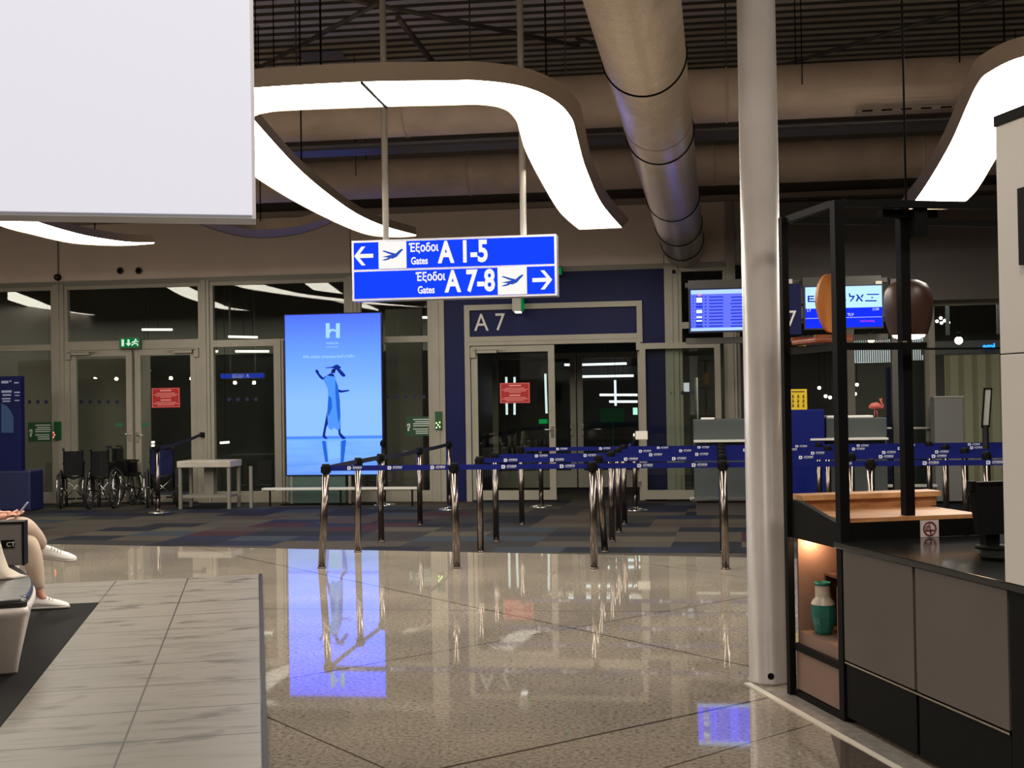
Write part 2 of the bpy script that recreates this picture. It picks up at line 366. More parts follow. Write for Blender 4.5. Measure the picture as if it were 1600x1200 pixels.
# ---- doors
def leaf(parent, x0, x1, z0, z1, Y, wd=.10, pane=True, kick=None, name='door_leaf'):
    mb = MB(); k = kick or wd
    mb.box((x0, Y-.03, z0), (x0+wd, Y+.03, z1)); mb.box((x1-wd, Y-.03, z0), (x1, Y+.03, z1))
    mb.box((x0+wd, Y-.03, z0), (x1-wd, Y+.03, z0+k)); mb.box((x0+wd, Y-.03, z1-wd), (x1-wd, Y+.03, z1))
    lf = mb.build(name, ALU, parent)
    MB().box((x0+wd, Y-.004, z0+k), (x1-wd, Y+.004, z1-wd)).build('glass_pane', GL, lf)
    return lf
def handle(x, z, Y, par, s=1):
    mb = MB(); mb.box((x-.025, Y-.012, z-.12), (x+.025, Y, z+.05)); mb.cyl((x, Y, z), (x, Y-.06, z), .011, 10); mb.cyl((x, Y-.055, z), (x-s*.13, Y-.055, z), .010, 10)
    mb.build('door_handle', CHROME, par)
def closer(x, z, Y, par, s=1):
    mb = MB(); mb.box((x, Y-.07, z-.03), (x+s*.32, Y-.005, z+.03)); mb.box((x-s*.10, Y-.05, z-.10), (x-s*.02, Y-.005, z+.05)); mb.box((x-s*.05, Y-.09, z+.02), (x+s*.45, Y-.075, z+.035))
    mb.build('door_closer', ALU, par)
dA, dB, dC, dE = FX(106), FX(208.5), FX(213), FX(316)
t = thing('door_1', None, None, ((dA+dE)/2, F, 0), kind='structure')
mb = MB(); mb.box((dA-.03, F-.06, 0), (dA+.07, F+.06, ZT+.03)); mb.box((dE-.07, F-.06, 0), (dE+.03, F+.06, ZT+.03)); mb.box((dA+.07, F-.06, ZT-.06), (dE-.07, F+.06, ZT+.03)); mb.build('door_frame', ALU, t)
a = leaf(t, dA+.075, dB, .02, ZT-.065, F-.02); b = leaf(t, dC, dE-.075, .02, ZT-.065, F-.02)
handle(dB-.04, FZ(678, 205), F-.05, a, 1); handle(dC+.04, FZ(680, 215), F-.05, b, -1)
closer(dA+.12, ZT-.11, F-.05, a); closer(dE-.12, ZT-.11, F-.05, b, -1)
# gate A7 portal
pA, pB = FX(697), FX(1041)
zp = FZ(437, 870)
oA, oB = FX(729), FX(1006)                         # beige frame outer
zf = FZ(474, 866)
mb = MB(); mb.box((pA, F-.05, 0), (oA, F+.06, ZH-.03)); mb.box((oB, F-.05, 0), (pB, F+.06, ZH-.03)); mb.box((oA, F-.05, zf), (oB, F+.06, ZH-.03))
struct(mb.build('wall_front', NAVY))
t2 = thing('door_2', None, None, ((oA+oB)/2, F, 0), kind='structure')
mb = MB(); q = .085; zm = FZ(524, 866); zd = FZ(538, 866)
mb.box((oA, F-.11, 0), (oA+q, F+.06, zf)); mb.box((oB-q, F-.11, zd), (oB, F+.06, zf)); mb.box((oB-q, F-.06, 0), (oB, F+.06, zd))
mb.box((oA+q, F-.11, zf-q), (oB-q, F+.06, zf)); mb.box((oA+q, F-.11, zd), (oB-q, F+.06, zm)); mb.box((oA+q, F-.12, zd+.06), (oB-q, F-.11, zd+.075))
mb.build('door_frame', ALU, t2)
hp = MB().box((oA+q, F-.06, zm), (oB-q, F+.02, zf-q)).build('header_panel', NAVY, t2)
PR = mat('white_print', (.72, .70, .66), .6)
ftext('A 7', 741, 517, 27, F-.063, PR, hp, wscale=.88)
lA, lB = oA+q+.01, FX(868)
a = leaf(t2, lA, lB, .02, zd-.01, F-.05, .10, kick=.15); handle(lB-.045, FZ(671, 862), F-.08, a, 1); closer(lA+.10, zd-.09, F-.08, a)
# right leaf folded open over the wall
nA, nB = FX(1001), FX(1126); zo = FZ(536, 1063)
a = leaf(t2, nA, nB, .03, zo, F-.20, .09, kick=.14)
mb = MB(); mb.box((nA-.05, F-.21, zo-.10), (nA+.02, F-.06, zo+.02)); mb.box((nA-.05, F-.21, .3), (nA+.02, F-.06, .42)); mb.build('hinge', ALU, a)
# inner vestibule doors behind gate A7
t3 = thing('door_3', None, None, (FX(930), F+3, 0), kind='structure')
Yv = F+2.6
a = leaf(t3, FX(770, 630, Yv), FX(900, 630, Yv), .02, FZ(552, 866, Yv), Yv, .10, kick=.3); b = leaf(t3, FX(902, 630, Yv), FX(1010, 630, Yv), .02, FZ(552, 866, Yv), Yv, .1, kick=.3)
for lf, s_ in ((a, FX(893, 630, Yv)), (b, FX(910, 630, Yv))):
    mb = MB(); mb.cyl((s_, Yv-.09, 1.05), (s_+(.55 if lf is b else -.8), Yv-.09, 1.05), .014, 10); mb.box((s_-.02, Yv-.09, .95), (s_+.02, Yv-.03, 1.15)); mb.build('push_bar', CHROME, lf)
# room behind the glass
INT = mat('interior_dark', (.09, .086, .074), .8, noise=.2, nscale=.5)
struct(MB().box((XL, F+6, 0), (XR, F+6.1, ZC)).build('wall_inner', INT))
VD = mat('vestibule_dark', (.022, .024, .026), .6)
struct(MB().box((FX(700, 630, F), F+5.3, 0), (FX(1045, 630, F+6), F+5.4, 4.24)).build('wall_inner', VD))  # dark vestibule walls added to keep spill light out
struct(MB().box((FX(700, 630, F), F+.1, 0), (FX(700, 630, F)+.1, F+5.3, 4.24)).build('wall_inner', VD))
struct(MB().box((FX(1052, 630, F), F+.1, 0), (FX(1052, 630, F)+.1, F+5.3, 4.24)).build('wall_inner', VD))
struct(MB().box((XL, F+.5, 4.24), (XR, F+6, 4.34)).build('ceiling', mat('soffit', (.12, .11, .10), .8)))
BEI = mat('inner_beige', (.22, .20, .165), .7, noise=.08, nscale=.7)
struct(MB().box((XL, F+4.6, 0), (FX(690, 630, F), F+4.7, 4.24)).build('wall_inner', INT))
struct(MB().box((FX(234, 630, F+2.6), F+2.6, 0), (FX(690, 630, F), F+2.7, 2.52)).build('wall_inner', VD))  # dark backdrop added to dim the view behind the panes
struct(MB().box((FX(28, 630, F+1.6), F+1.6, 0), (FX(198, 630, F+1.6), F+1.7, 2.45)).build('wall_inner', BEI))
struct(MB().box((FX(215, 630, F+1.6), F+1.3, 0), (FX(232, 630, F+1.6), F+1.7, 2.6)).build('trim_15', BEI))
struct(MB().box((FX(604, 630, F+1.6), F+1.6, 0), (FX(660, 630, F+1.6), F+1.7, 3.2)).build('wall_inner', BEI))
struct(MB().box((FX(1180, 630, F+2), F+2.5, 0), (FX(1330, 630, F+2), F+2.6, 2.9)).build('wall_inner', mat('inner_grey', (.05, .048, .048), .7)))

# ================================================================== CEILING LIGHTS (big luminous bands)
ZR = 3.9
def cr(P, n=6):
    out = []; m = len(P)
    for i in range(m-1):
        p0, p1, p2, p3 = P[max(i-1, 0)], P[i], P[i+1], P[min(i+2, m-1)]
        for k in range(n):
            t = k/n; out.append(.5*((2*p1)+(p2-p0)*t+(2*p0-5*p1+4*p2-p3)*t*t+(3*p1-p0-3*p2+p3)*t*t*t))
    out.append(P[-1]); return out
RIM = mat('light_rim', (.32, .25, .19), .8, spec=.2)
def band(label, pairs, loc_at=0, flange=.10, lit=True, group=None, seam=None, z=ZR):
    O = cr([G(*a, z) for a, _ in pairs]); I = cr([G(*b, z) for _, b in pairs])
    c = sum(O, Vector())/len(O); c.z = z
    t = thing('ceiling_light', label, 'ceiling light', c, group=group)
    n = len(O); H_ = .11
    def dirs(A, B): return [((a-b).normalized() if (a-b).length > 1e-4 else Vector((0, 0, 0))) for a, b in zip(A, B)]
    d = dirs(O, I)
    To = [o_ + d[i]*flange*min(1, (O[i]-I[i]).length/.5) + Vector((0, 0, H_)) for i, o_ in enumerate(O)]; Ti = [p + Vector((0, 0, H_)) for p in I]
    mb = MB(); V = mb.b.verts.new
    vo, vi, to, ti = [V(p) for p in O], [V(p) for p in I], [V(p) for p in To], [V(p) for p in Ti]
    for i in range(n-1):
        for q in ((vo[i], vo[i+1], to[i+1], to[i]), (to[i], to[i+1], ti[i+1], ti[i]), (ti[i], ti[i+1], vi[i+1], vi[i])):
            f = mb.b.faces.new(q); f.smooth = False
    mb.b.faces.new((vo[0], to[0], ti[0], vi[0])); mb.b.faces.new((vo[-1], to[-1], ti[-1], vi[-1]))
    mb.build('light_body', RIM, t)
    dz = Vector((0, 0, .012))
    def strip(i0, i1, nm):
        mb = MB(); A = [mb.b.verts.new(O[i]*.995+I[i]*.005+dz) for i in range(i0, i1+1)]; B = [mb.b.verts.new(I[i]*.995+O[i]*.005+dz) for i in range(i0, i1+1)]
        for k in range(len(A)-1): mb.b.faces.new((A[k], B[k], B[k+1], A[k+1]))
        me = bpy.data.meshes.new(nm); mb.b.normal_update()
        for f in mb.b.faces:
            if f.normal.z > 0: f.normal_flip()
        mb.b.to_mesh(me); mb.b.free(); link(nm, me, LIT if lit else RIM, t)
    if seam is None: strip(0, n-1, 'diffuser')
    else:
        k = seam*6; strip(0, k, 'diffuser'); strip(k, n-1, 'diffuser')
        mb = MB(); mb.tube([O[k]+Vector((0, 0, -.006)), I[k]+Vector((0, 0, -.006))], .012, 6); mb.build('seam', BLACK, t)
    # hangers
    for k in ((n//5, n//2, 4*n//5) if lit else (n//2,)):
        p = (O[k]+I[k])/2; MB().cyl((p.x, p.y, z+H_), (p.x, p.y, ZC), .008, 6).build('hanger', BLACKM, t)
    return t
R1 = [((650, 369), (650, 367)), ((619, 371), (600, 353)), ((575, 367), (556, 333)), ((525, 348), (509, 300)), ((462, 316), (462, 259)), ((400, 278), (402, 193)),
      ((325, 225), (397, 184)), ((292, 178), (402, 180)), ((330, 147), (414, 177)), ((400, 137), (450, 173)), ((565, 128), (604, 167)), ((690, 126), (690, 165)), ((750, 126), (750, 164)),
      ((820, 136), (788, 171)), ((868, 158), (806, 188)), ((893, 185), (813, 210)), ((902, 215), (822, 238)), ((915, 262), (845, 283)), ((940, 318), (875, 332)), ((972, 356), (905, 359))]
ring1 = band('large glowing hook-shaped ceiling light band over the A1-5 gate sign', R1, seam=10)
R2 = [((1420, 327), (1494, 327)), ((1447, 289), (1524, 300)), ((1483, 228), (1557, 247)), ((1511, 165), (1590, 195)), ((1527, 132), (1612, 165)), ((1545, 113), (1640, 145)), ((1600, 88), (1680, 132)), ((1700, 75), (1740, 128)), ((1850, 72), (1850, 128))]
band('glowing curved ceiling light band at upper right, ending above the black cage', R2)
R3 = [((241, 381), (241, 379)), ((196, 384), (200, 378)), ((147, 383), (150, 371)), ((105, 379), (110, 362)), ((52, 367), (60, 347)), ((0, 353), (0, 325)), ((-80, 318), (-80, 268)), ((-170, 262), (-150, 190)), ((-190, 190), (-130, 178)), ((-100, 140), (-60, 176)), ((0, 134), (0, 172))]
band('thin glowing tip of a ceiling light at far left below the white lightbox', R3)
R4 = [((285, 338), (285, 334)), ((315, 352), (320, 341)), ((350, 364), (355, 351)), ((385, 371), (390, 358)), ((425, 372), (430, 358)), ((465, 367), (462, 354)), ((498, 357), (490, 347)), ((520, 348), (512, 340))]
band('dark unlit curved light band between the white lightbox and the lit hook-shaped band', R4, lit=False, flange=.02)
# the same fixtures seen only mirrored in the upper panes: they hang left of the frame
_G = G
def mz(px, py, z=ZR): p = _G(px, py, z); return Vector((p.x, 2*F-p.y, z))
_G = G
def band_w(label, pairs, **k):
    global G
    G = lambda x, y, z=0: mz(x, y, z)
    try: return band(label, pairs, **k)
    finally: G = _G
ZW = 4.6
band_w('ceiling light band over the far left seats, mirrored in the leftmost upper panes', [((12, 469), (12, 452)), ((50, 481), (50, 466)), ((85, 488.5), (85, 480)), ((115, 492), (112, 487)), ((148, 493), (148, 492))], flange=0, z=ZW)
band_w('ceiling light band over the left seats, mirrored above the left double doors', [((240, 438), (274, 438)), ((254, 446), (290, 446)), ((282, 462), (318, 460)), ((318, 475), (338, 472)), ((345, 483), (362, 481)), ((390, 486), (390, 485))], flange=0, z=ZW)
band_w('ceiling light band over the left walkway, mirrored left of the gate sign', [((455, 432), (500, 434)), ((472, 441), (511, 441)), ((507, 465), (542, 463)), ((542, 476), (570, 474)), ((590, 486), (592, 484))], flange=0, z=ZW)
# fill panels added out of view to brighten the hall floor
PL = emis('fill_panel_lit', (1, .90, .78), 16)
def bay(x, y, z, w_, d_, m, label, nm='fill_panel'):
    t = thing(nm, label, 'ceiling light', (x, y, z))
    mb = MB(); mb.box((x-w_/2-.04, y-d_/2-.04, z), (x+w_/2+.04, y+d_/2+.04, z+.07)); mb.build('panel_housing', RIM, t)
    if y > F:
        mb = MB(); sk = .18; mb.box((x-w_/2-.04, y-d_/2-.04, z-sk), (x+w_/2+.04, y-d_/2-.02, z)); mb.box((x-w_/2-.04, y+d_/2+.02, z-sk), (x+w_/2+.04, y+d_/2+.04, z)); mb.box((x-w_/2-.04, y-d_/2-.02, z-sk), (x-w_/2-.02, y+d_/2+.02, z)); mb.box((x+w_/2+.02, y-d_/2-.02, z-sk), (x+w_/2+.04, y+d_/2+.02, z)); mb.build('panel_skirt', BLACKM, t)
    mb = MB(); mb.quad((x-w_/2, y-d_/2, z-.004), (x-w_/2, y+d_/2, z-.004), (x+w_/2, y+d_/2, z-.004), (x+w_/2, y-d_/2, z-.004)); mb.build('diffuser', m, t)
    mb = MB(); mb.cyl((x, y, z+.07), (x, y, max(z+.1, ZC if y < F else 4.25)), .012, 6); mb.build('hanger', BLACKM, t); return t
for x, y, lb_ in ((-4.6, 3.2, 'added unseen square fill panel over the benches'), (0, 1.4, 'added unseen square fill panel right above the photographer'), (4.6, 3.2, 'added unseen square fill panel over the bar'), (-3, -3, 'added unseen square fill panel behind the camera, left'), (3, -3, 'added unseen square fill panel behind the camera, right')):
    bay(x if x > -4 else -5.4, y if x > -4 else 1.2, 6.35, 1.3, 1.3, PL, lb_)
PI_ = emis('inner_fill_lit', (1, .95, .82), 20)  # hidden panels added to brighten the room behind the glass
for px, lb_ in ((40, 'added hidden fill panel inside the glass room, far left'), (240, 'added hidden fill panel inside the glass room behind the left doors'), (480, 'added hidden fill panel inside the glass room behind the advertising screen'), (640, 'added hidden fill panel inside the glass room left of gate A7')):
    bay(FX(px, 630, F+3), F+2.8, 4.17, 1.8, .42, PI_, lb_)
PI2 = emis('inner_fill_lit2', (1, .93, .80), 18)  # same added fill for the right bays
for px, lb_ in ((1250, 'added hidden fill panel inside the shop behind the right bays'), (1530, 'added hidden fill panel above the pleated screen')):
    bay(FX(px, 630, F+2), F+2.8, 4.17, 1.8, .42, PI2, lb_)

# ================================================================== DUCTS, BRACES, TRAYS
p0, p1 = Vector((-.24, 5.5, 4.25)), Vector((.17, 18.7, 4.02))
A_, B_ = D(991, 10, .64*FPX/149), D(1067.5, 385, .64*FPX/65); dr = (B_-A_)
pn, pf = A_ - dr*.35, A_ + dr*((18.95-A_.y)/dr.y)
t = thing('ventilation_duct', 'thick foil-wrapped round duct with black bands running away toward gate A7', 'duct', (pn+pf)/2)
mb = MB(); mb.cyl(pn, pf, .315, 48); mb.build('duct_pipe', DUCT, t)
def ondr(py):       # point on the duct axis whose underside shows at pixel row py
    best = None
    for i in range(400):
        p = pn + (pf-pn)*i/399; q = RM.transposed() @ (p - Vector((0, 0, .315)) - EYEV); yy = 600 - FPX*q.y/(-q.z)
        if best is None or abs(yy-py) < best[0]: best = (abs(yy-py), p)
    return best[1]
for py in (151, 257, 346, 384, 407): MB().torus(ondr(py), dr, .318, .010, 48, 6).build('duct_band', BLACK, t)
MB().torus(ondr(236), dr, .317, .004, 48, 6).build('duct_seam', ALU2, t)
for lab, Y, z, px_ in (('brown lagged duct crossing the ceiling, nearer of the two cross ducts', 13.45, 4.88, 1200), ('brown lagged duct crossing the ceiling, farther of the two cross ducts', 17.75, 4.93, 1200)):
    t = thing('ventilation_duct', lab, 'duct', (0, Y, z), group=None)
    MB().cyl((XL+.1, Y, z), (XR-.1, Y, z), .29, 40).build('duct_pipe', DUCTB, t)
    for x in (-12.5, -9.1, -6.2, -2.95, .62, 3.5, 6.6, 9.8): MB().torus((x, Y, z), (1, 0, 0), .292, .012, 40, 6).build('duct_band', DUCTB, t)
    for x in (-11, -4.6, 1.4, 4.9, 8): MB().cyl((x, Y-.31, z), (x, Y-.31, ZC), .006, 6).build('hanger', BLACKM, t); MB().cyl((x, Y+.31, z), (x, Y+.31, ZC), .006, 6).build('hanger', BLACKM, t)
TR = mat('tray_steel', (.16, .15, .15), .5, .4)
t = thing('cable_tray', 'long steel cable tray between the two brown cross ducts', 'cable tray', (0, 15.5, 4.9))
mb = MB(); mb.box((XL+.1, 15.3, 4.87), (XR-.1, 15.33, 4.95)); mb.box((XL+.1, 15.7, 4.87), (XR-.1, 15.73, 4.95)); mb.build('side_rail', TR, t)
MB().box((XL+.1, 15.33, 4.87), (XR-.1, 15.7, 4.88)).build('tray_bed', TR, t)
mb = MB(); mb.cyl((XL+.1, 14.35, 4.72), (XR-.1, 14.35, 4.72), .025, 8); tag(mb.build('sprinkler_pipe', TR), 'thin steel sprinkler pipe just beyond the nearer cross duct', 'pipe')
t = thing('slotted_rail', 'pale slotted support rail under the nearer cross duct, right of the white column', 'rail', (3, 13.2, 4.57))
mb = MB(); a, b = W(1338, 178, 13.2), W(1560, 170, 13.2); mb.box((a.x, 13.15, 4.555), (b.x, 13.3, 4.585)); mb.build('rail_body', mat('rail_pale', (.34, .27, .21), .6), t)
mb = MB(); x = a.x+.05
while x < b.x-.2: mb.box((x, 13.145, 4.562), (x+.11, 13.16, 4.578)); x += .2
mb.build('slot', BLACKM, t)
BR = mat('brace_steel', (.12, .10, .09), .5, .4)
for i, (a, b, d0, d1, r, lb) in enumerate((((398, 110), (592, 4), 15.5, 13.5, .028, 'dark diagonal roof brace rising from the lightbox corner to the left sign pole'), ((520, -6), (905, 72), 13.5, 15, .028, 'long dark roof brace sloping down right, above the A1-5 sign poles'),
        ((622, 28), (680, 102), 13.5, 15, .035, 'short thick roof brace just right of the left sign pole'), ((1212, 106), (1570, -4), 15.5, 13, .025, 'dark diagonal roof brace at upper right of the white column'), ((1105, 118), (900, 60), 15, 15.5, .022, 'roof brace behind the foil-wrapped duct'))):
    tag(MB().cyl(D(*a, d0), D(*b, d1), r, 10).build('roof_brace', BR), lb, 'brace')
for px, y1, lb in ((463, 112, 'thin ceiling hanger rod nearest the lightbox corner'), (735, 108, 'thin ceiling hanger rod between the two sign poles'), (852, 62, 'thin ceiling hanger rod right of the right sign pole'), (884, 122, 'hanger rod at the bend of the hook-shaped light'), (1135, 110, 'hanger rod left of the white column'), (1501, 96, 'hanger rod at upper right above the cross duct')):
    p = D(px, y1, 14.6); tag(MB().cyl(p, (p.x, p.y, ZC), .009, 8).build('hanger_rod', BR), lb, 'hanger rod')
p = W(467, 90, 17); q = G(500, 88, ZC-.01)
a, b, c, d = [G(x, y, ZC-.012) for x, y in ((466, 83), (531, 80), (541, 92), (476, 96))]
tag(MB().prism([a, b, c, d], (0, 0, .01)).build('roof_hatch', mat('hatch', (.34, .33, .50), .4)), 'rectangular roof hatch, coloured with lilac reflected light, in the ribbed deck at upper left', 'roof hatch')  # lilac base colour stands for light reflected off the hatch

# ================================================================== HANGING GATE SIGN
SY = 12.0
SB = emis('sign_blue', (.008, .055, 1.6), 1.05); SW = emis('sign_white', (1, .97, .93), 1.0); SP = emis('sign_plane', (.03, .09, .55), .9)
ax, bx = W(550, 420, SY).x, W(870, 420, SY).x
zt, zb = W(710, 371, SY).z, W(710, 466, SY).z
t = thing('gate_sign', 'blue hanging sign with white arrows reading Gates A1-5 and Gates A7-8', 'sign', ((ax+bx)/2, SY+.1, zt))
SFR = mat('sign_frame', (.55, .55, .60), .4, .3)
MB().box((ax, SY, zb), (bx, SY+.20, zt)).build('sign_housing', SFR, t)
fr = .022; zmid = (zt+zb)/2
hh = (zt-zb)
up = MB().box((ax+fr, SY-.006, zmid+.012), (bx-fr, SY, zt-fr)).build('sign_panel', SB, t)
lo = MB().box((ax+fr, SY-.006, zb+fr), (bx-fr, SY, zmid-.012)).build('sign_panel', SB, t)
def sx(px): return ax + (px-550)/320*(bx-ax)
ph = (zmid-.012)-(zb+fr)
def arrow(x, z, s, par, L_=.11):
    mb = MB(); y0 = SY-.012; w_ = .020
    mb.prism([Vector((x-s*L_*.8, y0, z-w_)), Vector((x+s*L_*.75, y0, z-w_)), Vector((x+s*L_*.75, y0, z+w_)), Vector((x-s*L_*.8, y0, z+w_))], (0, .004, 0))
    for k in (1, -1):
        mb.prism([Vector((x+s*L_, y0+.001, z)), Vector((x+s*L_*.30, y0+.001, z+k*.095)), Vector((x-s*L_*.06, y0+.001, z+k*.095)), Vector((x+s*L_*.64, y0+.001, z))], (0, .004, 0))
    mb.build('arrow', SW, par)
def plane_icon(xa, xb, z0, z1, par):
    sq = MB().box((xa, SY-.010, z0), (xb, SY-.004, z1)).build('icon_square', SW, par)
    W_, H_ = xb-xa, z1-z0; y0 = SY-.014
    def P_(u, v): return Vector((xa+u*W_, y0, z0+v*H_))
    mb = MB()
    mb.prism([P_(.12, .44), P_(.30, .42), P_(.50, .36), P_(.66, .43), P_(.86, .66), P_(.90, .70), P_(.84, .72), P_(.74, .66), P_(.62, .55), P_(.42, .50)], (0, .003, 0))
    mb.prism([P_(.12, .32), P_(.22, .30), P_(.36, .33), P_(.62, .48), P_(.52, .50), P_(.30, .38)], (0, .0025, 0))
    mb.prism([P_(.13, .66), P_(.20, .68), P_(.44, .60), P_(.62, .55), P_(.55, .49), P_(.36, .55)], (0, .0028, 0))
    mb.build('aeroplane_icon', SP, sq)
def stx(s, px, zrel, h, par, base, bold=.02, ws=1.):
    text(s, h, SW, (sx(px), SY-.012, base+zrel), XU, ZU, par, 'lettering', .003, 'LEFT', ws, bold)
zu = zmid+.012
arrow(sx(571), zu+ph/2, -1, up); plane_icon(sx(593), sx(637), zu, zu+ph, up)
stx('\u0388\u03be\u03bf\u03b4\u03bf\u03b9', 641, ph*.60, .082, up, zu, .03, .78); stx('Gates', 644, ph*.13, .072, up, zu, .03, .72)
stx('A 1-5', 688, ph*.17, .21, up, zu, .045, .74)
zl = zb+fr
stx('\u0388\u03be\u03bf\u03b4\u03bf\u03b9', 651, ph*.60, .082, lo, zl, .03, .78); stx('Gates', 654, ph*.13, .072, lo, zl, .03, .72)
stx('A 7-8', 698, ph*.17, .21, lo, zl, .045, .735)
plane_icon(sx(779), sx(824), zl, zl+ph, lo); arrow(sx(846), zl+ph/2, 1, lo)
POLEM = mat('sign_pole', (.50, .46, .40), .4, .2)
for px in (603, 818):
    p = W(px, 372, SY+.1); MB().cyl((p.x, SY+.1, zt-.01), (p.x, SY+.1, ZC), .033, 16).build('support_pole', POLEM, t)

# ================================================================== COLUMN, LIGHTBOX
cb = G(1201, 1064)
t = thing('support_column', 'tall pale grey round column standing on the stone floor beside the black cage', 'column', (cb.x, cb.y, 0))
MB().lathe([(.113, 0), (.113, .012), (.106, .02), (.106, ZC)], (cb.x, cb.y, 0), 64).build('shaft', COL, t)
d_ = (Vector((0, 0, 0))-Vector((cb.x, cb.y, 0))).normalized(); d_ = Matrix.Rotation(.12, 3, 'Z') @ d_
MB().cyl(Vector((cb.x, cb.y, .05))+d_*.1, Vector((cb.x, cb.y, .05))+d_*.109, .018, 14).build('drain_hole', BLACKM, t)
# overhead white lightbox (hanging, slanted grid)
ly = 4.1; a = RL(400, 341, ly=ly); 
def softbox():
    m = bpy.data.materials.new('lightbox_face'); m.use_nodes = True; nt = m.node_tree; b = nt.nodes['Principled BSDF']
    b.inputs['Base Color'].default_value = (.18, .18, .20, 1); b.inputs['Roughness'].default_value = .6
    b.inputs['Emission Color'].default_value = (.84, .83, .93, 1); b.inputs['Emission Strength'].default_value = .74*ES
    return m
zq = a.z
t = thing('lightbox', 'huge blank white lightbox hanging at the upper left corner', 'lightbox', L(a.x-1.5, ly+.06, zq))
def lbx(mb, x0, y0, z0, x1, y1, z1): 
    M = Matrix.Rotation(TH, 4, 'Z'); mb.box((x0, y0, z0), (x1, y1, z1), M)
mb = MB(); lbx(mb, a.x-3.2, ly+.012, zq, a.x, ly+.15, 4.2); mb.build('lightbox_frame', mat('box_frame', (.62, .62, .64), .4, .2), t)
mb = MB(); lbx(mb, a.x-3.18, ly, zq+.012, a.x-.012, ly+.012, 4.18); mb.build('lightbox_face', softbox(), t)
for q in (2.8, .5):
    mb = MB(); lbx(mb, a.x-q, ly+.05, 4.2, a.x-q+.05, ly+.1, ZC); mb.build('hanger', POLEM, t)

# ================================================================== PAVING UNDER THE BENCHES
t = Matrix.Rotation(TH, 4, 'Z'); t.translation = L(.006, 11.55, 0)
mb = MB(); mb.box((-1.265, -14, -.002), (0, 0, .006)); mb.box((-6, -1.24, -.002), (-1.265, 0, .006)); mb.box((-6, -14, -.002), (-1.90, -1.24, -.0019))
o = mb.build('floor', PLANK, world=False); o.matrix_world = t; struct(o)
mb = MB(); M = Matrix.Rotation(TH, 4, 'Z'); mb.box((-6, -3, 0), (-1.262, 10.31, .008), M); o = mb.build('floor', mat('dark_mat', (.009, .0085, .008), .8, spec=.12), world=False); struct(o)
mb = MB(); mb.box((.008, -3, 0), (.034, 11.56, .012), M); struct(mb.build('trim_16', mat('edge_trim', (.012, .011, .010), .6, spec=.2)))
mb = MB(); mb.box((2.612, -3, 0), (2.648, 6.32, .006), M); struct(mb.build('trim_17', mat('pale_strip', (.58, .54, .47), .4)))
mb = MB(); mb.box((2.648, -3, 0), (2.77, 6.1, .004), M); struct(mb.build('floor', mat('grey_stone', (.22, .20, .18), .15, noise=.2, nscale=20)))
ps = [G(*q) for q in ((1298, 1148), (1395, 1199), (1330, 1260), (1312, 1200))]
struct(MB().prism([Vector((p.x, p.y, 0)) for p in ps], (0, 0, .003)).build('floor', mat('dark_granite', (.07, .055, .048), .06, noise=.3, nscale=50)))

# ================================================================== QUEUE BARRIER POSTS
BELT = mat('belt_blue', (.006, .010, .115), .7, spec=.1); BELTD = mat('belt_dark', (.006, .007, .03), .7); BPR = mat('belt_print', (.62, .64, .74), .6)
cols = [-3.39, -2.07, -.77, .44, 1.75, 3.06, 4.37]; rows = [11.36, 12.60, 13.52, 14.46, 15.36]
rn = ['front', 'second', 'third', 'fourth', 'rear']; cn = ['at the left end', 'second from the left', 'third from the left, before the gate door', 'just left of the white column', 'first behind the black cage', 'second behind the black cage', 'beyond the white side panel']
def stanchion(x, y, label, disc=False, lean=0, h=1.0, group='queue barrier posts'):
    t = thing('barrier_post', label, 'barrier post', (x, y, 0), group=group)
    mb = MB(); mb.cyl((x, y, 0), (x+lean, y, h-.085), .034, 20); mb.build('post_tube', STEEL, t)
    mb = MB(); mb.lathe([(.034, h-.09), (.038, h-.085), (.038, h-.01), (.033, h), (.001, h)], (x+lean, y, 0), 20, cap=False); mb.box((x+lean-.046, y-.015, h-.085), (x+lean+.046, y+.015, h-.025)); mb.box((x+lean-.015, y-.046, h-.085), (x+lean+.015, y+.046, h-.025)); mb.build('belt_head', BLACK, t)
    if disc: MB().lathe([(.175, 0), (.175, .008), (.15, .018), (.04, .028), (.036, .05)], (x, y, 0), 36).build('base_plate', CHROME, t)
    else: MB().lathe([(.040, 0), (.040, .012), (.035, .014)], (x, y, 0), 24).build('floor_socket', STEEL, t)
    t['top'] = (x+lean, y, h); return t
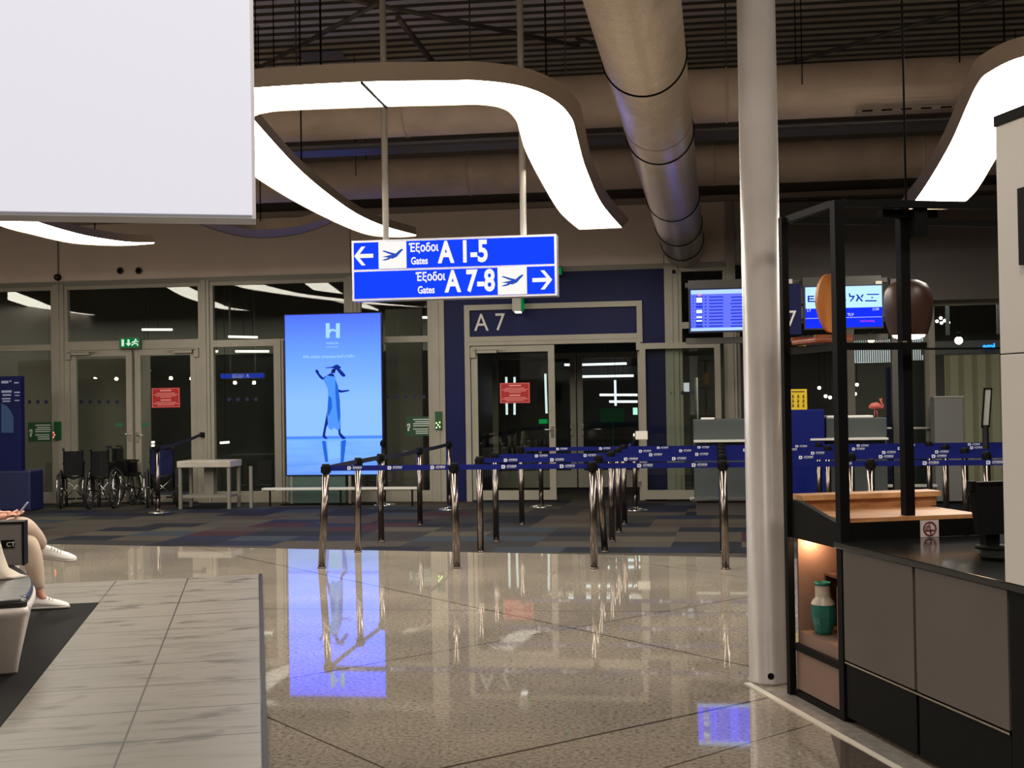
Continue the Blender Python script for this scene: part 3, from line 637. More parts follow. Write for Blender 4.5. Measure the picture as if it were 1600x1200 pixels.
def belt(p, q, par, m=BELT, texts=(.35, .8), sag=.0, drop=.042):
    a, b = Vector(p), Vector(q); z = -drop; d = (b-a).normalized(); a = a + d*.045; b = b - d*.045; n = 8; hb = .025
    nrm = d.cross(ZU).normalized()*.0012; mb = MB(); pts = []
    for i in range(n+1):
        s = i/n; c = a*(1-s)+b*s + Vector((0, 0, z - sag*4*s*(1-s))); pts.append(c)
    for c, e in zip(pts, pts[1:]):
        vs = [mb.b.verts.new(v) for v in (c-nrm-ZU*hb, e-nrm-ZU*hb, e-nrm+ZU*hb, c-nrm+ZU*hb, c+nrm-ZU*hb, e+nrm-ZU*hb, e+nrm+ZU*hb, c+nrm+ZU*hb)]
        for f in ((0, 1, 2, 3), (5, 4, 7, 6), (3, 2, 6, 7), (1, 0, 4, 5)): mb.b.faces.new([vs[k] for k in f])
    o = mb.build('belt', m, par)
    ux = d if d.x > 0 else -d; front = ux.cross(ZU).normalized()   # points toward the camera side
    for s in texts:
        c = a*(1-s)+b*s + Vector((0, 0, z-sag*4*s*(1-s))) + front*.003
        mb = MB(); h_ = .016
        for (u0, v0, u1, v1) in ((-1, -1, -.45, 1), (.45, -1, 1, 1), (-.45, .45, .45, 1), (-.45, -1, .45, -.45), (.1, -.1, 1.5, .3)):
            mb.prism([c+ux*u0*h_+ZU*v0*h_, c+ux*u1*h_+ZU*v0*h_, c+ux*u1*h_+ZU*v1*h_, c+ux*u0*h_+ZU*v1*h_], front*.001)
        mb.build('belt_logo', BPR, o)
        text('ATHENS', .017, BPR, c+ux*.035+ZU*-.002, ux, ZU, o, 'lettering', .0006, 'LEFT', 1.0, .02)
        text('INTERNATIONAL AIRPORT', .005, BPR, c+ux*.035+ZU*-.011, ux, ZU, o, 'lettering', .0006)
    return o
grid = {}
lean = {(0, 0): .055, (1, 0): -.015, (0, 1): .015, (2, 1): -.05, (3, 0): -.01}
for j, y in enumerate(rows):
    for i, x in enumerate(cols):
        if j == 3 and i in (0, 1): continue
        if i == 6 and j == 0: continue
        y_ = y
        grid[(i, j)] = stanchion(x + (.03*j if i < 4 else .0), y_, 'bronze queue barrier post of the %s row, %s' % (rn[j], cn[i]), lean=lean.get((i, j), 0))
tp = lambda k: Vector(grid[k]['top'])
for j in (0, 1, 2, 4, 3):
    ks = sorted(k for k in grid if k[1] == j)
    for a, b in zip(ks, ks[1:]):
        if j in (1, 2, 4) and a[0] == 0: continue       # only the front row closes the left lane
        belt(tp(a), tp(b), grid[a], texts=(.16, .5, .86) if (j == 0 and a[0] == 0) else ((.2, .62) if j % 2 else (.35, .8)))
pe = G(703, 796); pr_ = stanchion(pe.x, pe.y, 'free-standing barrier post left of the blue gate portal', True)
belt(tp((0, 0)), tp((0, 1)), grid[(0, 0)], BELTD, ()); belt(tp((0, 1)), tp((0, 2)), grid[(0, 1)], BELTD, ()); belt(tp((0, 2)), tp((0, 4)), grid[(0, 2)], BELTD, (), .015)
belt(tp((0, 4)), Vector(pr_['top']), grid[(0, 4)], BELTD, (), .01)
pe = G(600, 789); stanchion(pe.x, pe.y, 'free-standing barrier post at the right edge of the advertising screen', True)
pe = G(846, 792); q_ = stanchion(pe.x, pe.y, 'free-standing barrier post in front of the closed gate A7 door leaf', True)
pe = G(993, 797); r_ = stanchion(pe.x, pe.y, 'free-standing barrier post carrying the small white card holder', True)
belt(Vector(grid[(2, 4)]['top']), Vector(r_['top']), grid[(2, 4)], BELT, (.5,))
t = thing('card_holder', 'small white card holder on top of the barrier post by the gate A7 doorway', 'sign holder', Vector(r_['top']))
c = Vector(r_['top']); MB().cyl(c, c+Vector((0, 0, .09)), .02, 10).build('holder_clip', CHROME, t)
MB().box((c.x+.02, c.y-.03, c.z+.0), (c.x+.19, c.y-.015, c.z+.12), bev=.004).build('card', mat('card_white', (.75, .71, .64), .5), t)
pe = G(247, 801); s_ = stanchion(pe.x, pe.y, 'free-standing barrier post in front of the blue wheelchair at left', True)
wl = Vector((FX(320, 680), F-.1, FZ(679, 320))); 
MB().box((wl.x-.04, F-.12, wl.z-.04), (wl.x+.04, F-.05, wl.z+.04)).build('belt_clip', BLACK, s_)
belt(Vector(s_['top']), wl + Vector((0, 0, .055)), s_, BELTD, (), .03)
# tall information sign on the post beyond the bar
c = Vector(grid[(5, 4)]['top']); c = W(1541, 664, 13.6)
t = stanchion(c.x, 13.6, 'barrier post carrying the tall black-framed sign holder, far right', False, h=1.2) if False else thing('sign_stand', 'black stand with tall narrow black-framed sign, in front of the pleated cream screen', 'sign stand', (c.x, 13.6, 0))
MB().lathe([(.17, 0), (.17, .01), (.03, .03)], (c.x, 13.6, 0), 30).build('stand_base', BLACK, t)
MB().cyl((c.x, 13.6, .02), (c.x-.01, 13.6, c.z), .034, 14).build('stand_pole', BLACK, t)
k0, k1 = W(1533, 668, 13.6), W(1549, 606, 13.6); z0, z1 = k0.z, k1.z
mb = MB()
def skewbar(u0, v0, u1, v1, y0, y1):
    xl = lambda v: k0.x + (.035*(v))   # slight lean
    pts = [Vector((xl(v0)+u0, y0, z0+(z1-z0)*v0)), Vector((xl(v0)+u1, y0, z0+(z1-z0)*v0)), Vector((xl(v1)+u1, y0, z0+(z1-z0)*v1)), Vector((xl(v1)+u0, y0, z0+(z1-z0)*v1))]
    mb.prism(pts, (0, y1-y0, 0))
wq = .085
skewbar(0, 0, .014, 1, 13.58, 13.61); skewbar(wq-.014, 0, wq, 1, 13.58, 13.61); skewbar(0, 0, wq, .035, 13.58, 13.61); skewbar(0, .965, wq, 1, 13.58, 13.61); mb.build('sign_frame', BLACK, t)
mb = MB(); skewbar(.014, .03, wq-.014, .97, 13.59, 13.60); mb.build('sign_sheet', mat('sheet_grey', (.30, .29, .27), .4), t)

# ================================================================== FRONT WALL FITTINGS
def gsign(px0, py0, px1, py1, label, lit=True):
    t = thing('exit_sign', label, 'exit sign', W((px0+px1)/2, py1, F-.1))
    mb = MB(); a = fbox(mb, px0, py0, px1, py1, F-.17, .07); mb.build('sign_case', mat('case_green', (.05, .12, .06), .5), t)
    mb = MB(); fbox(mb, px0+2, py0+2, px1-2, py1-2, F-.175, .004); p = mb.build('sign_face', emis('exit_green', (.0, .30, .06), .55), t)
    wt = emis('exit_white', (.75, .95, .75), .85); mb = MB(); w_, h_ = px1-px0, py1-py0
    fbox(mb, px0+.12*w_, py0+.2*h_, px0+.24*w_, py0+.82*h_, F-.18, .004)
    xx, zz = W(px0+.46*w_, py0+.5*h_, F-.18).x, W(px0+.46*w_, py0+.5*h_, F-.18).z; s = a[3]-a[2]
    mb.prism([Vector((xx-.018*1, F-.18, zz+s*.3)), Vector((xx+.018, F-.18, zz+s*.3)), Vector((xx+.018, F-.18, zz-s*.05)), Vector((xx+.05, F-.18, zz-s*.05)), Vector((xx, F-.18, zz-s*.32)), Vector((xx-.05, F-.18, zz-s*.05)), Vector((xx-.018, F-.18, zz-s*.05))], (0, .004, 0))
    # running figure
    xx = W(px0+.78*w_, 0, F-.18).x if False else W(px0+.78*w_, py0+.5*h_, F-.18).x
    for q in (((-.0, .30), (.02, .22), 0), ): mb.cyl((xx+.01, F-.18, zz+s*.27), (xx+.01, F-.176, zz+s*.27), s*.09, 10)
    for A, B in (((.0, .16), (-.015, -.06)), ((-.015, -.06), (-.06, -.26)), ((-.015, -.06), (.04, -.12)), ((.04, -.12), (.045, -.30)), ((0, .14), (-.055, .02)), ((0, .14), (.055, .08))):
        mb.tube([(xx+A[0], F-.178, zz+s*A[1]), (xx+B[0], F-.178, zz+s*B[1])], .010, 6)
    mb.build('exit_pictogram', wt, p); return t
gsign(186, 527, 218, 544, 'small green emergency exit sign above the left double doors')
# side-on exit lamp under the gate sign
pA_ = W(804, 466, F-.11); pB_ = W(816, 488, F-.11)
t = thing('exit_sign', 'small grey box exit lamp with green side, on top of the gate A7 frame', 'exit sign', pB_)
xa, xb = pA_.x, W(818, 477, F-.11).x; zt_, zb_ = pA_.z, pB_.z
MB().box((xa, F-.42, zb_), (xb, F-.12, zt_), bev=.006).build('sign_case', mat('case_grey', (.45, .43, .38), .5), t)
MB().box((xb, F-.40, zb_+.02), (xb+.012, F-.14, zt_-.02)).build('sign_face', emis('exit_green', (0, .3, .06), .55), t)
MB().box((xa+.03, F-.38, zb_-.02), (xb-.02, F-.18, zb_)).build('lamp_lens', emis('lamp_lens', (1, .98, .9), 1.6), t)
MB().box((xa+.06, F-.13, zb_+.1), (xb-.04, F-.10, zt_)).build('bracket', ALU, t)
pA_ = W(873, 420, F-.1); t = thing('exit_sign', 'small green exit lamp on the header just right of the hanging gate sign', 'exit sign', pA_)
MB().box((W(872, 425, F).x, F-.2, FZ(432, 876)), (W(880, 425, F).x, F-.06, FZ(418, 876)), bev=.004).build('sign_case', mat('case_green2', (.03, .16, .06), .5), t)
MB().box((W(874, 425, F).x, F-.204, FZ(430, 876)), (W(879, 425, F).x, F-.2, FZ(420, 876))).build('sign_face', emis('exit_green', (0, .3, .06), .55), t)
# cameras, sockets
def ballcam(px, py, r_px, label, ring):
    c = W(px, py, F-.1); r = r_px/100
    t = thing('security_camera', label, 'security camera', c)
    mb = MB(); mb.lathe([(r*1.0, 0), (r*1.05, .03), (r*.9, .06)], (0, 0, 0), 24, M=Matrix.Translation((c.x, F-.03, c.z)) @ Matrix.Rotation(math.pi/2, 4, 'X')); mb.build('mount', WHITE if ring else BLACK, t)
    mb = MB(); bmesh.ops.create_uvsphere(mb.b, u_segments=20, v_segments=12, radius=r*(.62 if ring else .95), matrix=Matrix.Translation((c.x, F-.08, c.z)));
    for f in mb.b.faces: f.smooth = True
    mb.build('camera_dome', mat('dome_black', (.01, .01, .012), .15), t)
    if ring: MB().torus((c.x, F-.09, c.z), (0, 1, 0), r*.82, r*.2, 28, 8).build('dome_ring', mat('ring_grey', (.5, .48, .44), .5), t)
    mb = MB(); mb.cyl((c.x, F-.04, c.z), (c.x, F-.04, 4.6 if not ring else c.z+.4), .008, 6); mb.build('cable', ALU2, t)
ballcam(88, 433, 5.5, 'black ball camera above the left door post on the fascia', False)
ballcam(1053, 424.5, 6, 'dome camera with pale ring at the right corner of the blue gate portal', True)
for px, lb in ((188, 'left of the two small round sockets in the beige fascia'), (217, 'right of the two small round sockets in the beige fascia')):
    c = W(px, 423, F-.03); t = thing('wall_socket', lb, 'socket', c)
    mb = MB(); mb.cyl((c.x, F-.025, c.z), (c.x, F-.045, c.z), .058, 24); mb.build('socket_rim', mat('rim_brown', (.05, .02, .018), .5), t)
    MB().cyl((c.x, F-.044, c.z), (c.x, F-.05, c.z), .038, 20).build('socket_hole', BLACKM, t)
# glass marking dots: each row a thing's part of the pane -> small discs on the glass
DOT = mat('dot_blue', (.01, .012, .07), .7)
def dots(pxs, py, label, Y=F-.01):
    mb = MB()
    for px in pxs: c = W(px, py, Y); mb.cyl((c.x, Y, c.z), (c.x, Y+.003, c.z), .032, 16)
    tag(mb.build('marking_dots', DOT), label, 'glass marking')
dots((46, 59, 72), 628, 'row of three dark dots on the glass left of the double doors'); dots((127, 141, 155, 169, 183), 628, 'row of five blue dots on the left leaf of the double doors')
dots((358, 372, 386, 400), 624, 'row of blue dots on the glass left of the advertising screen'); dots((604, 619, 634, 648, 662), 620, 'row of five dots on the glass right of the advertising screen')
dots((1051, 1067, 1082, 1095), 614, 'row of dots behind the folded-back gate door leaf', F-.09)
def plate(px0, py0, px1, py1, Y, m, label, cat, name, lines, lm, dep=.008):
    t = thing(name, label, cat, W((px0+px1)/2, py1, Y))
    mb = MB(); fbox(mb, px0, py0, px1, py1, Y-dep, dep); p = mb.build('sign_plate', m, t)
    mb = MB()
    for (u0, v0, u1, v1) in lines:
        x0, x1, y0, y1 = px0+u0*(px1-px0), px0+u1*(px1-px0), py0+v0*(py1-py0), py0+v1*(py1-py0)
        fbox(mb, x0, y0, x1, y1, Y-dep-.002, .002)
    mb.build('printed_lines', lm, t); return t
redl = [(.30, .10, .70, .17), (.18, .25, .82, .28), (.08, .32, .92, .35), (.14, .39, .86, .42), (.30, .46, .70, .49), (.32, .58, .68, .65), (.14, .71, .86, .74), (.06, .78, .94, .81), (.20, .85, .80, .88), (.02, .03, .98, .045), (.02, .955, .98, .97), (.02, .03, .035, .97), (.965, .03, .98, .97)]
plate(237, 606, 281, 637, F-.035, RED, 'red notice on the right leaf of the left double doors', 'notice', 'door_notice', redl, PINKP)
plate(781, 598, 828, 630, F-.065, RED, 'red notice on the closed leaf of gate A7', 'notice', 'door_notice', redl, PINKP)
grl = [(.25, .12, .80, .17), (.32, .24, .78, .29), (.25, .34, .80, .39), (.25, .45, .78, .50), (.25, .62, .76, .67), (.34, .73, .76, .78), (.34, .84, .76, .89), (.04, .38, .09, .50), (.06, .36, .15, .42), (.11, .42, .15, .58), (.06, .55, .12, .75)]
for (x0, y0, x1, y1, lb, bx0, by0, bx1, by1, lc, pts) in ((44, 660, 88, 690, 'green instruction plate on the glass left of the double doors', 84, 659, 94, 687, (1, .15, .12), ((83.5, 676), (85, 679.5), (83.5, 683))), (634, 651, 680, 681, 'green instruction plate on the glass left of the blue gate portal', 680, 643, 690, 671, (.7, 1, .3), ((682, 661), (687, 660), (684.5, 664), (682, 668), (687, 667)))):
    t = plate(x0, y0, x1, y1, F-.04, GREEN, lb, 'instruction plate', 'instruction_plate', grl, PALE)
    mb = MB(); fbox(mb, bx0, by0, bx1, by1, F-.13, .05); u = mb.build('door_release_unit', mat('unit_green', (.004, .07, .02), .4), t)
    mb = MB()
    for q in pts: c = W(*q, F-.134); mb.cyl((c.x, F-.134, c.z), (c.x, F-.128, c.z), .012, 10)
    mb.build('indicator_light', emis('ind_%s' % x0, lc, 3), u)
for px, lb in ((186, 'small green arrow sticker on the left leaf of the double doors'), (227, 'small green arrow sticker on the right leaf of the double doors')):
    mb = MB(); fbox(mb, px-6, 661, px+6, 667, F-.03, .003); tag(mb.build('arrow_sticker', mat('sticker_green', (.02, .12, .05), .5)), lb, 'sticker')

# ================================================================== ADVERTISING SCREEN
AY = 18.45
ax, bx, zb, zt = W(445, 615, AY).x, W(598, 615, AY).x, W(521, 743.5, AY).z, W(521, 489, AY).z
t = thing('advertising_screen', 'tall glowing blue advertising screen showing a dancing figure in a sun hat', 'screen', ((ax+bx)/2, AY+.05, 0))
MB().box((ax, AY, zb), (bx, AY+.09, zt), bev=.01).build('screen_housing', mat('housing_navy', (.006, .01, .05), .35), t)
def screen_mat():
    m = bpy.data.materials.new('ad_image'); m.use_nodes = True; nt = m.node_tree; nt.nodes.clear(); N = nt.nodes.new; K = nt.links.new
    tc = N('ShaderNodeTexCoord'); sp = N('ShaderNodeSeparateXYZ'); K(tc.outputs['Generated'], sp.inputs[0])
    r = N('ShaderNodeValToRGB'); e = r.color_ramp.elements; e[0].position = 0; e[0].color = (.03, .16, .95, 1); e[1].position = .13; e[1].color = (.06, .27, 1, 1)
    for p, c in ((.225, (.10, .34, 1.6)), (.232, (.03, .14, .75)), (.245, (.25, .50, 2.6)), (.45, (.25, .50, 2.8)), (.75, (.14, .34, 2.6)), (1, (.08, .16, 2.2))): q = e.new(p); q.color = (*c, 1)
    n = N('ShaderNodeTexNoise'); n.inputs['Scale'].default_value = 4; mp = N('ShaderNodeMapping'); mp.inputs['Scale'].default_value = (.35, 1, 6); K(tc.outputs['Generated'], mp.inputs[0]); K(mp.outputs[0], n.inputs[0])
    lt = N('ShaderNodeMath'); lt.operation = 'LESS_THAN'; K(sp.outputs[2], lt.inputs[0]); lt.inputs[1].default_value = .22
    mm = N('ShaderNodeMath'); mm.operation = 'MULTIPLY'; K(n.outputs[0], mm.inputs[0]); K(lt.outputs[0], mm.inputs[1]); m3 = N('ShaderNodeMath'); m3.operation = 'MULTIPLY'; K(mm.outputs[0], m3.inputs[0]); m3.inputs[1].default_value = .75
    K(sp.outputs[2], r.inputs[0]); mx = N('ShaderNodeMixRGB'); K(m3.outputs[0], mx.inputs[0]); K(r.outputs[0], mx.inputs[1]); mx.inputs[2].default_value = (.35, .6, 1, 1)
    em = N('ShaderNodeEmission'); em.inputs[1].default_value = 1.15*ES; K(mx.outputs[0], em.inputs[0]); o = N('ShaderNodeOutputMaterial'); K(em.outputs[0], o.inputs[0]); return m
AD_ = disp = MB().box((ax+.02, AY-.004, zb+.02), (bx-.02, AY, zt-.02)).build('screen_image', screen_mat(), t)
INKD = emis('ink_dark', (.008, .03, .25), 1); INKM = emis('ink_mid', (.02, .14, .75), 1); INKL = emis('ink_light', (.09, .33, 1), 1); INKW = emis('ink_pale', (.42, .75, 1), 1); INKK = emis('ink_black', (.006, .01, .06), 1)
_ly = [0]
def ink(polys, m, name):
    _ly[0] += 1; Y = AY-.004-.0012*_ly[0]; mb = MB()
    for P_ in polys: mb.prism([W(x, y, Y) for x, y in P_], (0, .001, 0))
    mb.build(name, m, disp)
ink([[(492, 579), (495, 577), (498, 580), (499, 584), (505, 590), (512, 586), (516, 583), (521, 584), (524, 590), (520, 592), (512, 592), (505, 594), (500, 591), (495, 584)]], INKD, 'dancer_shoulders')
ink([[(528, 608), (534, 610), (545, 609), (546, 611), (534, 613.5), (528, 613)]], INKD, 'dancer_hand')
ink([[(511, 643), (518, 640), (516, 655), (510, 668), (508, 680), (512, 685.5), (508, 686), (503.5, 682), (507, 664)]], INKD, 'dancer_leg'); ink([[(527, 655), (532, 655), (532, 676), (541, 685.5), (535, 686.5), (529, 679)]], INKD, 'dancer_leg')
ink([[(505, 593), (511, 587), (523, 588.5), (529, 608), (532, 652), (531, 670), (527, 672), (522, 668), (518, 672), (513, 669), (511, 645), (513, 620), (512, 607)]], INKL, 'dancer_dress')
ink([[(524, 592), (528, 603), (531, 625), (532, 650), (529, 662), (526, 640), (524, 615)]], INKM, 'dress_fold'); ink([[(513, 618), (518, 622), (519, 637), (514, 650), (511.5, 646)]], INKM, 'dress_fold')
ink([[(508, 574.3), (520, 572.8), (523, 570.5), (527, 569.5), (533, 573.5), (531, 576), (540, 586), (538.5, 589), (534, 588), (526, 578), (519, 575), (509, 575.3)]], INKD, 'sun_hat'); ink([[(519, 576.5), (525, 576.5), (523, 583), (517, 583)]], INKK, 'dancer_hair')
ink([[(503, 689), (509, 689), (513, 722), (508, 722)], [(533, 689), (541, 687), (537, 722), (532, 724)]], INKM, 'water_reflection')
ink([[(512, 690), (531, 690), (532, 715), (513, 717)]], emis('ink_refl', (.25, .55, 1), 1), 'water_reflection')
ink([[(509, 505), (515, 505), (515, 515), (517, 514), (522, 514), (525, 516), (525, 505), (531, 505), (531, 528), (525, 528), (525, 519), (522, 517), (518, 517.5), (515, 521), (515, 528), (509, 528)]], INKW, 'logo')
for k in range(2):
    pass
def inktext(s, px, py, hp, ws=1.0, shear=0):
    o = W(px, py, AY-.03); h = (W(px, py-hp, AY-.03)-o).z
    o.y = AY-.02
    text(s, h, INKW, o, XU, ZU if not shear else Vector((shear, 0, 1)), disp, 'lettering', .0008, 'LEFT', ws)
inktext('HORIZON', 509.3, 538, 3.2, .95); inktext('COUNTRY', 509.3, 543.5, 2.4, 1.2)
inktext('We make unexpected crafts', 472, 560, 5.2, .98, .25)
MB().box((ax+.03, AY+.02, .03), (ax+.95, AY+.06, zb)).build('glass_skirt', mat('teal_skirt', (.06, .10, .085), .3), t)
mb = MB()
for x in (W(455, 760, AY).x, W(546, 760, AY).x, W(590, 760, AY).x): mb.box((x-.02, AY+.01, .0), (x+.02, AY+.08, zb))
mb.build('screen_leg', ALU2, t); MB().box((ax-.05, AY-.12, 0), (bx+.05, AY+.2, .02)).build('base_plate', BLACKM, t)
# low rail in front of the glass
def rail(px0, px1, py, label, Y):
    a, b = W(px0, py, Y), W(px1, py, Y); t = thing('low_bench_rail', label, 'rail', ((a.x+b.x)/2, Y, 0))
    MB().box((a.x, Y-.04, a.z-.02), (b.x, Y+.10, a.z+.015), bev=.005).build('rail_top', mat('rail_white', (.62, .60, .55), .35), t)
    n = max(2, int((b.x-a.x)/1.1)+1)
    for k in range(n): x = a.x+.12+(b.x-a.x-.24)*k/(n-1); MB().box((x-.012, Y-.01, 0), (x+.012, Y+.015, a.z-.02)).build('leg', BLACK, t)
rail(410, 656, 764, 'long low white rail on thin black legs under the advertising screen', 18.2)
rail(1078, 1130, 779, 'short low white rail beside the left gate desk', 17.9)

# ================================================================== WHEELCHAIRS
BK = mat('wheelchair_black', (.006, .006, .007), .7, spec=.2); WBL = mat('wheelchair_blue', (.004, .007, .045), .6, spec=.2)
def spokes(mb, c, R, n=12):
    for k in range(n):
        a = 2*math.pi*k/n; mb.tube([c, c+Vector((0, math.cos(a)*R, math.sin(a)*R))], .0025, 4)
def wheelchair(x, y, rz, w_, label, fab=BK, back_h=.92, seatw=None):
    """faces local -y; origin on the floor between the rear wheels"""
    t = thing('wheelchair', label, 'wheelchair', (x, y, 0), rz, 'folded wheelchairs by the left doors')
    P = lambda mb, nm, m, par=t: mb.build(nm, m, par, world=False)
    for s in (-1, 1):
        X = s*w_/2; c = Vector((X, 0, .305))
        mb = MB(); mb.torus(c, (1, 0, 0), .288, .018, 40, 8); wh = P(mb, 'rear_wheel', RUB)
        mb = MB(); mb.torus(c+Vector((s*.045, 0, 0)), (1, 0, 0), .262, .009, 40, 8); P(mb, 'hand_rim', CHROME, wh)
        mb = MB(); spokes(mb, c, .28, 14); mb.tube([c-Vector((.03, 0, 0)), c+Vector((.03, 0, 0))], .03, 12); P(mb, 'spokes', CHROME, wh)
        xi = X - s*.05
        cc = Vector((xi, -.42, .09)); mb = MB(); mb.torus(cc, (1, 0, 0), .07, .018, 24, 8); mb.tube([cc-Vector((.02, 0, 0)), cc+Vector((.02, 0, 0))], .03, 10); cw = P(mb, 'caster_wheel', RUB)
        mb = MB(); mb.tube([cc+Vector((.025, 0, 0)), cc+Vector((.025, .01, .10)), cc+Vector((0, .02, .11)), cc+Vector((0, .02, .18))], .009, 6); P(mb, 'caster_fork', CHROME, cw)
        mb = MB(); mb.tube([(xi, .08, .30), (xi, .09, back_h-.02), (xi, .15, back_h+.02)], .011, 8); mb.tube([(xi, .08, .48), (xi, -.38, .48), (xi, -.44, .42), (xi, -.46, .26), (xi, -.50, .12)], .011, 8); mb.tube([(xi, .08, .30), (xi, -.40, .24)], .011, 8); P(mb, 'side_frame', BK)
        mb = MB(); mb.tube([(xi, .12, back_h), (xi, .16, back_h+.02), (xi, .24, back_h+.01)], .018, 8); P(mb, 'push_handle', RUB)
        mb = MB(); mb.box((xi-.025, -.30, .69), (xi+.025, .04, .72), bev=.008); mb.tube([(xi, -.25, .69), (xi, -.25, .48)], .010, 6); mb.box((xi-.006, -.28, .50), (xi+.006, .03, .68)); P(mb, 'armrest', BK)
        mb = MB(); mb.box((xi-s*.13, -.62, .10), (xi, -.48, .12), bev=.005); mb.tube([(xi, -.46, .30), (xi, -.52, .11)], .009, 6); P(mb, 'footrest', BK)
    fw = w_/2-.05
    mb = MB(); n = 6
    for k in range(n):   # slung seat
        a, b = -fw+2*fw*k/n, -fw+2*fw*(k+1)/n; za, zb_ = .50-.05*(1-abs(a/fw)), .50-.05*(1-abs(b/fw))
        mb.prism([Vector((a, -.38, za)), Vector((b, -.38, zb_)), Vector((b, -.38, zb_+.02)), Vector((a, -.38, za+.02))], (0, .44, 0))
    P(mb, 'seat', fab)
    mb = MB()
    for k in range(n):
        a, b = -fw+2*fw*k/n, -fw+2*fw*(k+1)/n; ya, yb = .08+.04*(1-abs(a/fw)), .08+.04*(1-abs(b/fw))
        mb.prism([Vector((a, ya, .52)), Vector((b, yb, .52)), Vector((b, yb+.015, .52)), Vector((a, ya+.015, .52))], (0, .0, back_h-.54))
    bk = P(mb, 'backrest', fab)
    mb = MB(); mb.tube([(-fw, -.1, .47), (fw, -.1, .14)], .009, 6); mb.tube([(fw, -.13, .47), (-fw, -.13, .14)], .009, 6); P(mb, 'cross_brace', CHROME)
    return t, bk
for px, py, d_, rz, w_, lb, fb in ((116, 794, None, math.radians(24+180), .38, 'black folded wheelchair, leftmost in front of the double doors', BK), (159, 795, None, math.radians(14+180), .36, 'black folded wheelchair in the middle of the left doors', BK), (190, 787, None, math.radians(62), .30, 'black folded wheelchair with padded armrest, against the left door leaf', BK), (254, 792, None, math.radians(22+180), .44, 'dark blue wheelchair in front of the right door leaf', WBL)):
    p = G(px, py); t, bk = wheelchair(p.x, p.y, rz, w_, lb, fb)
    if fb is WBL:
        mb = MB(); mb.box((.06, -.0, .62), (.14, .075, .70)); mb.box((.06, 0, .72), (.14, .075, .80)); mb.build('reflective_patch', mat('patch', (.4, .4, .4), .6), bk, world=False)

# ================================================================== LITTLE STEEL TABLE AND BLUE TOTEM
Y = 18.0; a, b = W(286, 720, Y), W(369, 720, Y); zt_ = W(327, 719, Y).z
t = thing('baggage_table', 'small grey table with thick pale top beside the blue wheelchair', 'table', ((a.x+b.x)/2, Y, 0))
MB().box((a.x, Y-.25, zt_-.10), (b.x, Y+.25, zt_), bev=.012).build('tabletop', mat('table_top', (.40, .36, .31), .5, noise=.15, nscale=4), t)
for x in (a.x+.04, b.x-.04):
    for yy in (Y-.21, Y+.21): MB().box((x-.022, yy-.022, 0), (x+.022, yy+.022, zt_-.10)).build('leg', ALU2, t)
MB().box((a.x+.06, Y-.2, .17), (b.x-.06, Y+.2, .21)).build('lower_shelf', ALU2, t); MB().box((a.x+.33, Y+.02, .21), (a.x+.48, Y+.16, zt_-.1)).build('centre_pedestal', ALU2, t)
x2 = W(392, 740, Y).x; t = thing('steel_frame_post', 'short steel frame post just right of the grey table', 'post', (x2, Y, 0))
MB().box((x2-.022, Y-.02, 0), (x2+.022, Y+.02, zt_-.1)).build('leg', ALU2, t); MB().box((b.x+.02, Y-.015, .20), (x2, Y+.015, .225)).build('cross_bar', ALU2, t)
Y = 17.6; a, b = W(-60, 700, Y), W(33, 700, Y); zt_ = W(0, 588, Y).z
t = thing('blue_totem', 'dark blue baggage information board at the left edge with white print', 'totem', ((a.x+b.x)/2, Y, 0))
MB().box((a.x, Y, 0), (b.x, Y+.12, zt_), bev=.008).build('totem_panel', NAVY, t)
x3 = W(50, 740, Y).x; MB().box((a.x, Y-.05, 0), (x3, Y+.35, W(40, 735, Y).z), bev=.03).build('totem_base', mat('totem_base', (.006, .01, .06), .5), t)
TPR = mat('totem_print', (.30, .36, .55), .6); mb = MB()
for x0, y0, x1, y1 in ((2, 595, 13, 599), (14.5, 594.5, 17.5, 596.5), (22, 597, 29, 599), (2, 610, 18, 613.5), (4, 616, 17, 618.5), (22, 612, 31, 614), (23, 617, 30, 618.5), (3, 622, 16, 624), (4, 626, 16, 628), (23, 625, 30, 626.5), (2, 661, 18, 662), (3, 665, 17, 666)): fbox(mb, x0, y0, x1, y1, Y-.003, .004)
mb.build('printed_lines', TPR, t)
mb = MB(); Yq = Y-.004
mb.prism([W(x, y, Yq) for x, y in ((2, 630), (10, 634), (17, 643), (21, 652), (21, 676), (2, 676))], (0, .003, 0)); mb.build('printed_picture', mat('totem_pic', (.02, .06, .16), .5), t)

# ================================================================== GATE DESKS AND DISPLAYS
DSK = mat('desk_grey', (.05, .06, .06), .5); LEDGE = mat('ledge_white', (.62, .60, .56), .3)
def desk(px0, px1, ytop, yledge, Y, label, lx0, lx1):
    a, b = W(px0, 730, Y), W(px1, 730, Y); zt_, zl_ = W((px0+px1)/2, ytop, Y).z, W((px0+px1)/2, yledge, Y).z
    t = thing('gate_desk', label, 'gate desk', ((a.x+b.x)/2, Y, 0))
    MB().box((a.x, Y, .20), (b.x, Y+.6, zt_), bev=.01).build('desk_body', DSK, t)
    MB().box((a.x+.02, Y+.03, 0), (b.x-.02, Y+.55, .20)).build('plinth', mat('plinth_brown', (.05, .042, .038), .6), t)
    MB().box((W(lx0, yledge, Y-.2).x, Y-.22, zl_-.015), (W(lx1, yledge, Y-.2).x, Y, zl_+.012), bev=.004).build('desk_ledge', LEDGE, t)
    MB().box((a.x-.05, Y-.04, .20), (b.x, Y, .225)).build('foot_rail', CHROME, t)
    return t, a.x, b.x, zt_
t, ga, gb, gz = desk(1085, 1226, 655, 688, 16.5, 'grey gate desk with white ledge, left of the white column', 1084, 1232)
